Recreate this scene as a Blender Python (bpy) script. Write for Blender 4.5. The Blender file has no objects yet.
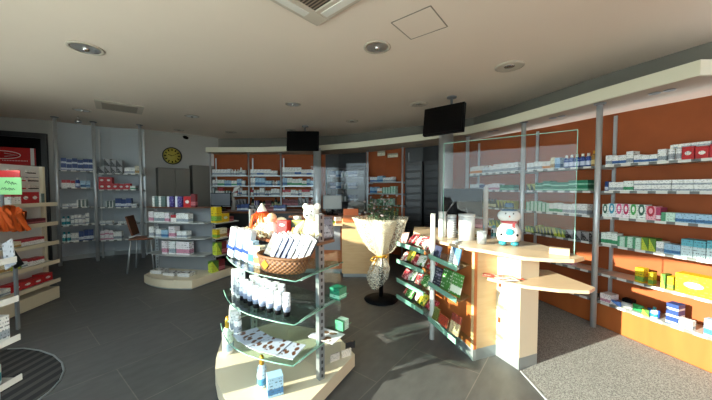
import bpy, bmesh, math, random
from mathutils import Vector, Matrix
R = math.radians
random.seed(7)
scn = bpy.context.scene
COL = scn.collection

# ------------------------------------------------------------------ camera, sky, sun, exposure
F = 285.0; PITCH = R(2.2); CAMZ = 1.5
cam_d = bpy.data.cameras.new('camera'); cam = bpy.data.objects.new('camera', cam_d); COL.objects.link(cam)
cam.location = (0, 0, CAMZ); cam.rotation_euler = (R(90) - PITCH, 0, 0)
cam_d.sensor_width = 36; cam_d.lens = F / 712 * 36; cam_d.clip_start = 0.05
scn.camera = cam
scn.view_settings.view_transform = 'Standard'; scn.view_settings.look = 'None'
scn.view_settings.gamma = 1; scn.view_settings.use_curve_mapping = False
scn.view_settings.exposure = 0.34
w = bpy.data.worlds.new('sky'); scn.world = w; w.use_nodes = True
bg = w.node_tree.nodes['Background']; bg.inputs[0].default_value = (0.80, 0.90, 1.0, 1); bg.inputs[1].default_value = 5.2
SUN_AZ = Vector((0.92, 0.39)).normalized(); SUN_EL = R(15)
sd = bpy.data.lights.new('sun', 'SUN'); sd.energy = 15.5; sd.angle = R(0.6); sd.color = (1.0, 0.90, 0.76)
sun = bpy.data.objects.new('sun', sd); COL.objects.link(sun); sun.location = (-8, -3, 6)
sdir = Vector((SUN_AZ.x * math.cos(SUN_EL), SUN_AZ.y * math.cos(SUN_EL), -math.sin(SUN_EL)))
sun.rotation_euler = sdir.to_track_quat('-Z', 'Y').to_euler()
def portal(name, c, sx, sy, direction):
    d = bpy.data.lights.new(name, 'AREA'); d.shape = 'RECTANGLE'; d.size = sx; d.size_y = sy
    d.cycles.is_portal = True
    o = bpy.data.objects.new(name, d); COL.objects.link(o); o.location = c
    o.rotation_euler = Vector(direction).to_track_quat('-Z', 'Z').to_euler(); return o

# ------------------------------------------------------------------ survey helpers
def ray(px, py):
    a = (px - 356) / F; b = (200 - py) / F; c, s = math.cos(PITCH), math.sin(PITCH)
    return Vector((a, c + b * s, -s + b * c))
def at_z(px, py, z):
    r = ray(px, py); t = (z - CAMZ) / r.z; return Vector((r.x * t, r.y * t, z))
def at_y(px, py, Y):
    r = ray(px, py); t = Y / r.y; return Vector((r.x * t, Y, CAMZ + r.z * t))

# ------------------------------------------------------------------ materials
def nt(name):
    m = bpy.data.materials.new(name); m.use_nodes = True; t = m.node_tree
    return m, t, t.nodes['Principled BSDF']
def rgb(h):
    if isinstance(h, str):
        v = [int(h[i:i + 2], 16) / 255 for i in (0, 2, 4)]
        return tuple((c / 12.92 if c <= .04045 else ((c + .055) / 1.055) ** 2.4) for c in v) + (1,)
    return tuple(h) + (1,)
def plain(name, col, rough=.5, metal=0, noise=0.0, nscale=8, bump=0.0, spec=.5):
    m, t, p = nt(name); c = rgb(col)
    p.inputs['Base Color'].default_value = c; p.inputs['Roughness'].default_value = rough
    p.inputs['Metallic'].default_value = metal; p.inputs['Specular IOR Level'].default_value = spec
    if noise or bump:
        tc = t.nodes.new('ShaderNodeTexCoord'); n = t.nodes.new('ShaderNodeTexNoise')
        n.inputs['Scale'].default_value = nscale; n.inputs['Detail'].default_value = 6
        t.links.new(tc.outputs['Object'], n.inputs['Vector'])
        if noise:
            mx = t.nodes.new('ShaderNodeMix'); mx.data_type = 'RGBA'
            mx.inputs[6].default_value = tuple(max(0, v * (1 - noise)) for v in c[:3]) + (1,)
            mx.inputs[7].default_value = tuple(min(1, v * (1 + noise)) for v in c[:3]) + (1,)
            t.links.new(n.outputs['Fac'], mx.inputs[0]); t.links.new(mx.outputs[2], p.inputs['Base Color'])
        if bump:
            b = t.nodes.new('ShaderNodeBump'); b.inputs['Strength'].default_value = bump
            t.links.new(n.outputs['Fac'], b.inputs['Height']); t.links.new(b.outputs[0], p.inputs['Normal'])
    return m
def math_n(t, op, a, b=None, c=None):
    n = t.nodes.new('ShaderNodeMath'); n.operation = op
    for i, v in enumerate((a, b, c)):
        if v is None: continue
        if isinstance(v, (int, float)): n.inputs[i].default_value = v
        else: t.links.new(v, n.inputs[i])
    return n.outputs[0]
def mixc(t, fac, a, b):
    mx = t.nodes.new('ShaderNodeMix'); mx.data_type = 'RGBA'
    t.links.new(fac, mx.inputs[0])
    for i, v in ((6, a), (7, b)):
        if isinstance(v, tuple): mx.inputs[i].default_value = v
        else: t.links.new(v, mx.inputs[i])
    return mx.outputs[2]
_packs = {}
def pack(base, accent, style='band', ink='303840'):
    """printed carton: base colour, coloured field and rows of small print"""
    k = (base, accent, style, ink)
    if k in _packs: return _packs[k]
    m, t, p = nt('print_' + '_'.join(k)); p.inputs['Roughness'].default_value = .45
    tc = t.nodes.new('ShaderNodeAttribute'); tc.attribute_name = 'gen'; sp = t.nodes.new('ShaderNodeSeparateXYZ')
    t.links.new(tc.outputs['Vector'], sp.inputs[0]); x, y, z = sp.outputs
    h = math_n(t, 'ADD', math_n(t, 'MULTIPLY', x, 1.0), math_n(t, 'MULTIPLY', y, .35))
    if style == 'band': f = math_n(t, 'MULTIPLY', math_n(t, 'GREATER_THAN', z, .12), math_n(t, 'LESS_THAN', z, .42))
    elif style == 'top': f = math_n(t, 'GREATER_THAN', z, .62)
    elif style == 'side': f = math_n(t, 'LESS_THAN', x, .34)
    elif style == 'diag': f = math_n(t, 'GREATER_THAN', math_n(t, 'ADD', z, h), 1.05)
    elif style == 'ring':
        dx = math_n(t, 'SUBTRACT', x, .5); dz = math_n(t, 'SUBTRACT', z, .66)
        r = math_n(t, 'SQRT', math_n(t, 'ADD', math_n(t, 'MULTIPLY', dx, dx), math_n(t, 'MULTIPLY', math_n(t, 'MULTIPLY', dz, dz), 1.0)))
        f = math_n(t, 'MULTIPLY', math_n(t, 'LESS_THAN', r, .40), math_n(t, 'GREATER_THAN', r, .20))
    elif style == 'oval':
        dx = math_n(t, 'SUBTRACT', x, .5); dz = math_n(t, 'MULTIPLY', math_n(t, 'SUBTRACT', z, .5), 1.7)
        r = math_n(t, 'ADD', math_n(t, 'MULTIPLY', dx, dx), math_n(t, 'MULTIPLY', dz, dz))
        f = math_n(t, 'LESS_THAN', r, .07)
    elif style == 'photo':
        n = t.nodes.new('ShaderNodeTexVoronoi'); n.inputs['Scale'].default_value = 3.2
        t.links.new(tc.outputs['Vector'], n.inputs['Vector'])
        f = math_n(t, 'MULTIPLY', math_n(t, 'LESS_THAN', n.outputs['Distance'], .42), math_n(t, 'GREATER_THAN', y, .15))
    else: f = math_n(t, 'GREATER_THAN', z, 2.0)
    c = mixc(t, f, rgb(base), rgb(accent))
    lines = math_n(t, 'GREATER_THAN', math_n(t, 'FRACT', math_n(t, 'MULTIPLY', z, 6.5)), .62)
    cm = t.nodes.new('ShaderNodeCombineXYZ'); t.links.new(math_n(t, 'MULTIPLY', h, 9), cm.inputs[0])
    t.links.new(math_n(t, 'FLOOR', math_n(t, 'MULTIPLY', z, 6.5)), cm.inputs[1])
    oi = t.nodes.new('ShaderNodeObjectInfo'); t.links.new(math_n(t, 'MULTIPLY', oi.outputs['Random'], 30), cm.inputs[2])
    no = t.nodes.new('ShaderNodeTexNoise'); no.inputs['Scale'].default_value = 1.0
    t.links.new(cm.outputs[0], no.inputs['Vector'])
    tx = math_n(t, 'MULTIPLY', lines, math_n(t, 'GREATER_THAN', no.outputs['Fac'], .54))
    c = mixc(t, math_n(t, 'MULTIPLY', tx, .75), c, rgb(ink))
    t.links.new(c, p.inputs['Base Color'])
    _packs[k] = m; return m
def glass(name, tint=(.93, .98, .96), a=.90, rough=.02):
    m, t, p = nt(name); t.nodes.remove(p)
    out = [n for n in t.nodes if n.type == 'OUTPUT_MATERIAL'][0]
    tr = t.nodes.new('ShaderNodeBsdfTransparent'); tr.inputs[0].default_value = tuple(tint) + (1,)
    gl = t.nodes.new('ShaderNodeBsdfGlossy'); gl.inputs['Roughness'].default_value = rough
    fr = t.nodes.new('ShaderNodeFresnel'); fr.inputs[0].default_value = 1.45
    ge = t.nodes.new('ShaderNodeNewGeometry')
    ad = math_n(t, 'MULTIPLY', math_n(t, 'ADD', math_n(t, 'MULTIPLY', fr.outputs[0], .9), max(0, .9 - a)), math_n(t, 'SUBTRACT', 1.0, ge.outputs['Backfacing']))
    mx = t.nodes.new('ShaderNodeMixShader'); t.links.new(ad, mx.inputs[0])
    t.links.new(tr.outputs[0], mx.inputs[1]); t.links.new(gl.outputs[0], mx.inputs[2])
    t.links.new(mx.outputs[0], out.inputs[0]); return m
def floor_mat():
    m, t, p = nt('slate_tiles'); tc = t.nodes.new('ShaderNodeTexCoord'); mp = t.nodes.new('ShaderNodeMapping')
    mp.inputs['Rotation'].default_value = (0, 0, R(-52)); t.links.new(tc.outputs['Object'], mp.inputs[0])
    br = t.nodes.new('ShaderNodeTexBrick'); br.inputs['Scale'].default_value = 1.0
    br.inputs['Brick Width'].default_value = 1.2; br.inputs['Row Height'].default_value = .6
    br.inputs['Mortar Size'].default_value = .0035; br.inputs['Mortar Smooth'].default_value = .1
    br.inputs['Color1'].default_value = rgb('4f4f4e'); br.inputs['Color2'].default_value = rgb('555453'); br.inputs['Mortar'].default_value = rgb('6e6a64')
    t.links.new(mp.outputs[0], br.inputs['Vector'])
    mp2 = t.nodes.new('ShaderNodeMapping'); mp2.inputs['Scale'].default_value = (4, 9, 2); t.links.new(mp.outputs[0], mp2.inputs[0])
    no = t.nodes.new('ShaderNodeTexNoise'); no.inputs['Scale'].default_value = 1.6; no.inputs['Detail'].default_value = 8
    t.links.new(mp2.outputs[0], no.inputs['Vector'])
    cr = t.nodes.new('ShaderNodeMapRange'); cr.inputs[1].default_value = .3; cr.inputs[2].default_value = .7; cr.inputs[3].default_value = .85; cr.inputs[4].default_value = 1.15
    t.links.new(no.outputs['Fac'], cr.inputs[0])
    vm = t.nodes.new('ShaderNodeVectorMath'); vm.operation = 'SCALE'; t.links.new(br.outputs['Color'], vm.inputs[0]); t.links.new(cr.outputs[0], vm.inputs['Scale'])
    t.links.new(vm.outputs[0], p.inputs['Base Color']); p.inputs['Roughness'].default_value = .5
    bp = t.nodes.new('ShaderNodeBump'); bp.inputs['Strength'].default_value = .12; t.links.new(no.outputs['Fac'], bp.inputs['Height']); t.links.new(bp.outputs[0], p.inputs['Normal'])
    return m
def carpet_mat():
    m, t, p = nt('speckled_carpet'); tc = t.nodes.new('ShaderNodeTexCoord')
    n = t.nodes.new('ShaderNodeTexNoise'); n.inputs['Scale'].default_value = 120; n.inputs['Detail'].default_value = 3
    t.links.new(tc.outputs['Object'], n.inputs['Vector'])
    r = t.nodes.new('ShaderNodeMapRange'); r.inputs[1].default_value = .38; r.inputs[2].default_value = .62; t.links.new(n.outputs['Fac'], r.inputs[0])
    t.links.new(mixc(t, r.outputs[0], rgb('5e5e5c'), rgb('9a9a96')), p.inputs['Base Color']); p.inputs['Roughness'].default_value = 1
    bp = t.nodes.new('ShaderNodeBump'); bp.inputs['Strength'].default_value = .5; t.links.new(n.outputs['Fac'], bp.inputs['Height']); t.links.new(bp.outputs[0], p.inputs['Normal'])
    return m
def wood(name, a, b, scale=(1, 1, 9), rough=.4):
    m, t, p = nt(name); tc = t.nodes.new('ShaderNodeTexCoord'); mp = t.nodes.new('ShaderNodeMapping')
    mp.inputs['Scale'].default_value = scale; t.links.new(tc.outputs['Object'], mp.inputs[0])
    n = t.nodes.new('ShaderNodeTexNoise'); n.inputs['Scale'].default_value = 3; n.inputs['Detail'].default_value = 8; n.inputs['Distortion'].default_value = .6
    t.links.new(mp.outputs[0], n.inputs['Vector']); t.links.new(mixc(t, n.outputs['Fac'], rgb(a), rgb(b)), p.inputs['Base Color'])
    p.inputs['Roughness'].default_value = rough; return m
def slats(name, a, b, n, axis=2, rough=.4):
    m, t, p = nt(name); tc = t.nodes.new('ShaderNodeTexCoord'); sp = t.nodes.new('ShaderNodeSeparateXYZ')
    t.links.new(tc.outputs['Generated'], sp.inputs[0])
    f = math_n(t, 'GREATER_THAN', math_n(t, 'FRACT', math_n(t, 'MULTIPLY', sp.outputs[axis], n)), .55)
    t.links.new(mixc(t, f, rgb(a), rgb(b)), p.inputs['Base Color']); p.inputs['Roughness'].default_value = rough; return m
def ticket_mat():
    m, t, p = nt('price_tickets'); tc = t.nodes.new('ShaderNodeTexCoord'); sp = t.nodes.new('ShaderNodeSeparateXYZ')
    t.links.new(tc.outputs['Object'], sp.inputs[0])
    f = math_n(t, 'GREATER_THAN', math_n(t, 'FRACT', math_n(t, 'MULTIPLY', math_n(t, 'ADD', sp.outputs[0], sp.outputs[1]), 7.3)), .42)
    t.links.new(mixc(t, f, rgb('6f7270'), rgb('d4d4ce')), p.inputs['Base Color']); return m
def weave_mat():
    m, t, p = nt('wicker'); tc = t.nodes.new('ShaderNodeTexCoord'); sp = t.nodes.new('ShaderNodeSeparateXYZ')
    t.links.new(tc.outputs['UV'], sp.inputs[0])
    a = math_n(t, 'SINE', math_n(t, 'MULTIPLY', sp.outputs[0], 200)); b = math_n(t, 'SINE', math_n(t, 'MULTIPLY', sp.outputs[1], 44))
    f = math_n(t, 'ADD', math_n(t, 'MULTIPLY', math_n(t, 'MULTIPLY', a, b), .5), .5)
    t.links.new(mixc(t, f, rgb('3c200e'), rgb('8a5a30')), p.inputs['Base Color']); p.inputs['Roughness'].default_value = .6
    bp = t.nodes.new('ShaderNodeBump'); bp.inputs['Strength'].default_value = .6; bp.inputs['Distance'].default_value = .01; t.links.new(f, bp.inputs['Height']); t.links.new(bp.outputs[0], p.inputs['Normal'])
    return m
def foil_mat():
    m, t, p = nt('dotted_cellophane'); out = [n for n in t.nodes if n.type == 'OUTPUT_MATERIAL'][0]
    tc = t.nodes.new('ShaderNodeTexCoord'); v = t.nodes.new('ShaderNodeTexVoronoi'); v.inputs['Scale'].default_value = 60
    t.links.new(tc.outputs['Object'], v.inputs['Vector'])
    dots = math_n(t, 'LESS_THAN', v.outputs['Distance'], .45)
    p.inputs['Base Color'].default_value = rgb('ece4cf'); p.inputs['Roughness'].default_value = .3
    n = t.nodes.new('ShaderNodeTexNoise'); n.inputs['Scale'].default_value = 9; t.links.new(tc.outputs['Object'], n.inputs['Vector'])
    bp = t.nodes.new('ShaderNodeBump'); bp.inputs['Strength'].default_value = .9; t.links.new(n.outputs['Fac'], bp.inputs['Height']); t.links.new(bp.outputs[0], p.inputs['Normal'])
    tr = t.nodes.new('ShaderNodeBsdfTransparent')
    mx = t.nodes.new('ShaderNodeMixShader'); t.links.new(math_n(t, 'ADD', math_n(t, 'MULTIPLY', dots, .42), .24), mx.inputs[0])
    t.links.new(tr.outputs[0], mx.inputs[1]); t.links.new(p.outputs[0], mx.inputs[2]); t.links.new(mx.outputs[0], out.inputs[0]); return m

M = dict(
 floor=floor_mat(), carpet=carpet_mat(),
 ceiling=plain('ceiling_plaster', 'e6d8ca', .9, noise=.03, nscale=2),
 white_wall=plain('wall_plaster', 'a5a4a0', .9, noise=.04, nscale=2),
 niche=plain('niche_paint', 'b4bcc2', .85, noise=.03),
 orange=plain('orange_sponged_paint', '9c4e22', .75, noise=.22, nscale=5),
 fascia=plain('fascia_cream', 'd6d3bd', .5), soffit=plain('soffit_paint', 'b5a898', .9),
 riser=plain('riser_paint', '77766f', .9),
 steel=plain('brushed_steel', 'c4c8ca', .38, .45), postg=plain('post_grey', '8d9294', .4, .5), steelm=plain('satin_aluminium', 'b9bec0', .4, .6),
 chrome=plain('chrome', 'd8d8d8', .12, 1), white=plain('white_enamel', 'e4e4de', .4), cream=plain('cream_laminate', 'd2c6ac', .45, noise=.04, nscale=3),
 greym=plain('grey_metal', '7c7f82', .5), dark=plain('dark_panel', '1c1d20', .45), black=plain('black_plastic', '0a0a0c', .6, spec=.1),
 screen=plain('black_screen', '030304', .3, spec=.15), greycab=plain('grey_cabinet', '6f6b63', .6),
 beech=wood('beech', 'c0996a', 'd6b88a', (1.5, 1.5, 10)), beechh=wood('beech_top', 'b89f80', 'cdb596', (2, 12, 2), .3),
 cherry=wood('orange_cherry', 'a4562a', 'bb6c36', (3, 3, .7)), kick=plain('kick_strip', '9aa1a2', .35, .5),
 shelfw=plain('shelf_grey', 'a8aba8', .35), ticket=ticket_mat(), wicker=weave_mat(), foil=foil_mat(),
 glass=glass('clear_glass'), gshelf=glass('shelf_glass', (.82, .95, .90), .84), acryl=glass('acrylic_screen', (.96, .97, .985), .90),
 gedge=plain('glass_edge', '7fae9a', .25), slatd=slats('dark_slats', '0e0f11', '3a3c40', 13), grill=slats('grille', '2b2622', '8d8072', 22, 0),
 brown=wood('brown_wood', '5e3218', '7e4826'), plush=plain('cream_plush', 'eadcb8', 1, bump=1, nscale=60),
 plushw=plain('white_plush', 'f2eee2', 1, bump=1, nscale=60), orangef=plain('orange_tinsel', 'e0601c', .7, bump=1, nscale=50),
 red=plain('red_gloss', 'c21d1d', .35), green=plain('leaf_green', '34492f', .6, noise=.3), lime=plain('lime', 'a9c24a', .4), blue=plain('blue_gloss', '1f3f86', .35),
 skin=plain('doll_skin', 'e2b58d', .6), whiteg=plain('white_gloss', 'dddcd6', .2), gold=plain('gold', 'd8a33a', .35, .7),
 beige=plain('vent_plastic', 'c2b8aa', .6), seam=plain('seam_grey', '8f867b', .8), mat=slats('mat_bars', '151415', '3f3b38', 12, 0, .8),
 rose=plain('dried_rose', 'a89a98', .8), frame=plain('window_frame', '2a2b2d', .4), pink=plain('pink_card', 'd98a93', .5), teal=plain('teal', '2b8f9a', .4),
)

# ------------------------------------------------------------------ mesh helpers
def B(): return bmesh.new()
def add_box(bm, c, s, rz=0, rx=0, ry=0, bev=0):
    r = bmesh.ops.create_cube(bm, size=1); vs = r['verts']
    bmesh.ops.scale(bm, vec=s, verts=vs)
    if bev:
        es = list({e for v in vs for e in v.link_edges})
        g = bmesh.ops.bevel(bm, geom=es, offset=bev, segments=2, affect='EDGES', profile=.5); vs = g['verts']
        vs = list({v for f in g['faces'] for v in f.verts} | set(v for v in vs if v.is_valid))
        comp = set(vs); st = list(vs)
        while st:
            v = st.pop()
            for e in v.link_edges:
                o = e.other_vert(v)
                if o not in comp: comp.add(o); st.append(o)
        vs = list(comp)
    bmesh.ops.transform(bm, matrix=Matrix.Translation(c) @ Matrix.Rotation(rz, 4, 'Z') @ Matrix.Rotation(ry, 4, 'Y') @ Matrix.Rotation(rx, 4, 'X'), verts=vs)
    return bm
def add_tube(bm, pts, r, n=10, caps=True):
    pts = [Vector(p) for p in pts]; rings = []
    for i, p in enumerate(pts):
        d = (pts[min(i + 1, len(pts) - 1)] - pts[max(i - 1, 0)]).normalized()
        a = d.cross(Vector((0, 0, 1)) if abs(d.z) < .9 else Vector((1, 0, 0))).normalized(); b = d.cross(a)
        rr = r[i] if isinstance(r, (list, tuple)) else r
        rings.append([bm.verts.new(p + (a * math.cos(2 * math.pi * k / n) + b * math.sin(2 * math.pi * k / n)) * rr) for k in range(n)])
    for q in range(len(rings) - 1):
        for k in range(n):
            bm.faces.new((rings[q][k], rings[q][(k + 1) % n], rings[q + 1][(k + 1) % n], rings[q + 1][k])).smooth = True
    if caps: bm.faces.new(rings[0]); bm.faces.new(rings[-1][::-1])
    return bm
def add_lathe(bm, prof, c=(0, 0, 0), n=24, sx=1, sy=1, mod=None, uv=False):
    rings = []
    for (r, z) in prof:
        rings.append([bm.verts.new((c[0] + sx * r * (mod(2 * math.pi * k / n, z) if mod else 1) * math.cos(2 * math.pi * k / n), c[1] + sy * r * (mod(2 * math.pi * k / n, z) if mod else 1) * math.sin(2 * math.pi * k / n), c[2] + z)) for k in range(n)])
    L = bm.loops.layers.uv.verify() if uv else None
    for q in range(len(rings) - 1):
        for k in range(n):
            f = bm.faces.new((rings[q][k], rings[q][(k + 1) % n], rings[q + 1][(k + 1) % n], rings[q + 1][k])); f.smooth = True
            if uv:
                for lp, (u, v) in zip(f.loops, ((k, q), (k + 1, q), (k + 1, q + 1), (k, q + 1))): lp[L].uv = (u / n, v / (len(rings) - 1))
    if prof[0][0] > 1e-4: bm.faces.new(rings[0][::-1])
    if prof[-1][0] > 1e-4 and not uv: bm.faces.new(rings[-1])
    return bm
def add_prism(bm, pts, z0, z1):
    if sum(pts[i][0] * pts[(i + 1) % len(pts)][1] - pts[(i + 1) % len(pts)][0] * pts[i][1] for i in range(len(pts))) < 0: pts = pts[::-1]
    lo = [bm.verts.new((p[0], p[1], z0)) for p in pts]; hi = [bm.verts.new((p[0], p[1], z1)) for p in pts]; n = len(pts)
    bm.faces.new(lo[::-1]); bm.faces.new(hi)
    for i in range(n): bm.faces.new((lo[i], lo[(i + 1) % n], hi[(i + 1) % n], hi[i]))
    return bm
def add_strip(bm, pts, z0, z1, th, side=1):
    """a wall along a plan polyline, thickness th away from the room; z1 may be a list"""
    pts = [Vector(p) for p in pts]; n = len(pts); off = []
    for i in range(n):
        d = (pts[min(i + 1, n - 1)] - pts[max(i - 1, 0)]).normalized(); off.append(pts[i] + Vector((-d.y, d.x)) * th * side)
    z1s = z1 if isinstance(z1, list) else [z1] * n
    V = [[bm.verts.new((pts[i].x, pts[i].y, z0)), bm.verts.new((pts[i].x, pts[i].y, z1s[i])), bm.verts.new((off[i].x, off[i].y, z1s[i])), bm.verts.new((off[i].x, off[i].y, z0))] for i in range(n)]
    for i in range(n - 1):
        for k in range(4): bm.faces.new((V[i][k], V[i + 1][k], V[i + 1][(k + 1) % 4], V[i][(k + 1) % 4]))
    bm.faces.new(V[0][::-1]); bm.faces.new(V[-1]); bmesh.ops.recalc_face_normals(bm, faces=bm.faces[:]); return bm
def add_ball(bm, c, r, s=(1, 1, 1), seg=14):
    g = bmesh.ops.create_uvsphere(bm, u_segments=seg, v_segments=max(6, seg // 2 + 1), radius=r)
    for v in g['verts']:
        for f in v.link_faces: f.smooth = True
    bmesh.ops.transform(bm, matrix=Matrix.Translation(c) @ Matrix.Diagonal((*s, 1)), verts=g['verts']); return bm
def gen(me):
    vs = [v.co for v in me.vertices]; lo = [min(v[i] for v in vs) for i in range(3)]; hi = [max(v[i] for v in vs) for i in range(3)]
    a = me.attributes.new('gen', 'FLOAT_VECTOR', 'POINT')
    for i, v in enumerate(vs): a.data[i].vector = [(v[k] - lo[k]) / max(1e-5, hi[k] - lo[k]) for k in range(3)]
def obj(name, bm, mat, parent=None, loc=None, rz=0):
    if isinstance(bm, bpy.types.Mesh): me = bm
    else:
        bmesh.ops.recalc_face_normals(bm, faces=bm.faces[:])
        me = bpy.data.meshes.new(name); bm.to_mesh(me); bm.free(); me.materials.append(mat)
        if mat.name.startswith('print_'): gen(me)
    o = bpy.data.objects.new(name, me); COL.objects.link(o)
    if loc is not None: o.location = loc
    o.rotation_euler.z = rz
    if parent: o.parent = parent
    return o
def tag(o, label, cat, group=None):
    o['label'] = label; o['category'] = cat
    if group: o['group'] = group
    return o
def thing(name, label, cat, loc=(0, 0, 0), rz=0, group=None):
    o = bpy.data.objects.new(name, None); COL.objects.link(o); o.location = loc; o.rotation_euler.z = rz; o.empty_display_size = .1
    return tag(o, label, cat, group)
def struct(name, bm, mat, loc=None):
    o = obj(name, bm, mat, None, loc); o['kind'] = 'structure'; return o
def copy_thing(o, loc, rz, label):
    c = o.copy(); COL.objects.link(c); c.location = loc; c.rotation_euler.z = rz; c['label'] = label
    for ch in [q for q in COL.objects if q.parent == o]:
        d = ch.copy(); COL.objects.link(d); d.parent = c
    return c
def arc(p0, p1, bulge, n=8):
    p0, p1 = Vector(p0), Vector(p1); d = p1 - p0; nrm = Vector((d.y, -d.x)).normalized()
    return [p0 + d * (i / n) + nrm * bulge * math.sin(math.pi * i / n) for i in range(n + 1)]

ORD = 'first second third fourth fifth sixth seventh eighth ninth tenth eleventh twelfth thirteenth fourteenth fifteenth sixteenth seventeenth eighteenth nineteenth twentieth twenty-first twenty-second twenty-third twenty-fourth twenty-fifth twenty-sixth twenty-seventh twenty-eighth twenty-ninth thirtieth thirty-first thirty-second thirty-third thirty-fourth thirty-fifth'.split()

# ================================================================== SETTING
CZ = 2.88
wall_left_pts = [(-7.2, 5.2), (-6.15, 5.85)]
niche_pts = [(-6.15, 5.85), (-5.85, 6.2), (-5.5, 6.45), (-4.9, 6.65)]
clock_pts = [(-4.9, 6.65), (-3.72, 7.75)]
back_pts = [(-3.72, 7.5), (-.8, 7.5)]
centre_pts = [(-.8, 7.5), (-.45, 7.42), (.25, 7.05)]
panel_pts = [(.25, 7.05), (.7, 6.7), (1.08, 6.3)]
door_pts = [(1.08, 6.3), (1.45, 6.2), (1.9, 5.75)]
right_pts = [(1.82, 5.7), (2.18, 5.0), (2.55, 3.98), (2.86, 3.05), (3.10, 2.35), (3.34, 1.5), (3.5, .6), (3.6, -1.0)]
plan = [(-7.35, 5.2), (-.62, -1.1), (5, -1.1), (5, 8.75), (-8, 8.75)]
struct('floor', add_prism(B(), plan, -.1, 0), M['floor'])
struct('ceiling', add_prism(B(), plan, CZ, CZ + .1), M['ceiling'])
struct('ground', add_box(B(), (0, 0, -.16), (60, 60, .1)), plain('bounce_paving', 'cfcac0', .9, noise=.1, nscale=1))  # unseen paving added outside, kept pale to bounce sunlight onto the ceiling
struct('wall_left', add_strip(B(), wall_left_pts, 0, CZ, .12), M['white_wall'])
struct('wall_niche', add_strip(B(), niche_pts, 0, CZ, .12), M['niche'])
struct('wall_clock', add_strip(B(), clock_pts, 0, CZ, .12), M['white_wall'])
struct('wall_back', add_strip(B(), back_pts, 0, 2.44, .12), M['orange'])
struct('wall_alcove', add_strip(B(), centre_pts, 0, 2.44, .12), M['dark'])
struct('wall_centre', add_strip(B(), panel_pts, 0, 2.44, .12), M['orange'])
struct('wall_passage', add_strip(B(), door_pts, 0, 2.44, .12), M['dark'])
struct('wall_right', add_strip(B(), right_pts, 0, [2.40, 2.38, 2.34, 2.32, 2.30, 2.30, 2.88, 2.88], .12), M['orange'])
# unseen front beside and behind the photographer: openings shaped to pass and block sun
fa, fb = Vector((-7.2, 5.2)), Vector((-.55, -1.0)); fd = (fb - fa).normalized(); fl = (fb - fa).length
def fpt(s): return fa + fd * s
def fx(x): return (x + 7.2) / fd.x
s1, s2, s3 = fx(-5.2), fx(-3.25), fl - .15
b = B()
for (a, c, z0, z1) in ((0, s1, 0, CZ), (s1, s2, 0, 1.62), (s2, s3, 0, .60), (s1, s3, 2.38, CZ), (s3, fl, 0, CZ)):
    add_strip(b, [fpt(a), fpt(c)], z0, z1, -.1)
struct('wall_front', b, M['white_wall'])
wi = 0
def window(a, c, z0, z1, nrm):
    global wi; wi += 1
    a, c = Vector(a), Vector(c); d = (c - a).normalized(); L = (c - a).length; b = B(); rz = math.atan2(d.y, d.x)
    n = max(1, round(L / 3.9))
    for i in range(n + 1):
        q = a + d * (L * i / n); add_box(b, (q.x, q.y, (z0 + z1) / 2), (.05, .06, z1 - z0), rz)
    for z in (z0 + .025, z1 - .025): q = (a + c) / 2; add_box(b, (q.x, q.y, z), (L, .06, .05), rz)
    o = struct('window_%d' % wi, b, M['frame'])
    b = B(); q = (a + c) / 2; add_box(b, (q.x, q.y, (z0 + z1) / 2), (L, .006, z1 - z0), rz); obj('pane', b, M['glass'], o)
    portal('daylight_portal', (q.x, q.y, (z0 + z1) / 2), L, z1 - z0, nrm)
nin = (-fd.y * -1 * -1, fd.x, 0)
nin = (-fd.y, fd.x, 0) if (-fd.y * 1 + fd.x * 3) > 0 else (fd.y, -fd.x, 0)
window(fpt(s1), fpt(s2), 1.62, 2.38, nin)
window(fpt(s2), fpt(s3), .60, 2.38, nin)
b = B()
add_box(b, (1.5, -1.05, .2), (4.3, .1, .4)); add_box(b, (1.5, -1.05, 2.73), (4.3, .1, .3)); add_box(b, (-.5, -1.05, 1.44), (.2, .1, 2.88)); add_box(b, (2.6, -1.05, 1.44), (2.2, .1, 2.88))
struct('wall_rear', b, M['white_wall'])
window((-.4, -1.05), (1.5, -1.05), .40, 2.58, (0, 1, 0))
# the dropped canopy round the dispensary
fas = [(-3.67, 7.03), (-2.3, 7.0), (-.88, 6.75), (.05, 6.25), (.87, 5.64), (1.42, 5.2), (1.86, 4.70), (2.12, 4.2), (2.32, 3.62), (2.52, 2.95), (2.73, 2.31)]
ris = [(-3.79, 7.87), (-2.3, 7.8), (-.55, 7.42), (.3, 7.0), (1.0, 6.5), (1.7, 6.1), (2.27, 5.55), (2.55, 4.9), (2.75, 4.27), (3.0, 3.5), (3.38, 2.6), (3.5, 2.31)]
b = B(); out = [(-3.67, 8.0), (3.9, 8.0), (3.9, 2.31)]
add_prism(b, fas + [(3.9, 2.31), (3.9, 8.0), (-3.67, 8.0)], 2.405, 2.50)
struct('ceiling_canopy', b, M['soffit'])
b = B(); add_strip(b, fas + [(3.6, 2.31)], 2.40, 2.52, .03, -1); struct('trim_1', b, M['fascia'])
b = B(); add_strip(b, ris, 2.50, CZ, .1); struct('trim_2', b, M['riser'])
b = B(); add_strip(b, [(-3.79, 7.87), (-3.8, 8.1)], 0, CZ, .1); struct('trim_3', b, M['riser'])
# plinth of the right wall
pl = [(2.2, 4.85), (2.5, 3.77), (2.69, 3.05), (2.885, 2.34), (3.1, 1.5)]
b = B(); add_strip(b, pl, 0, .27, -.2, -1)
struct('baseboard_right', b, M['cherry'])
b = B(); add_strip(b, niche_pts, 0, .09, .02, -1); add_strip(b, [(-4.9, 6.65), (-3.75, 7.72)], 0, .09, .02, -1); struct('baseboard_back', b, M['kick'])
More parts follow.
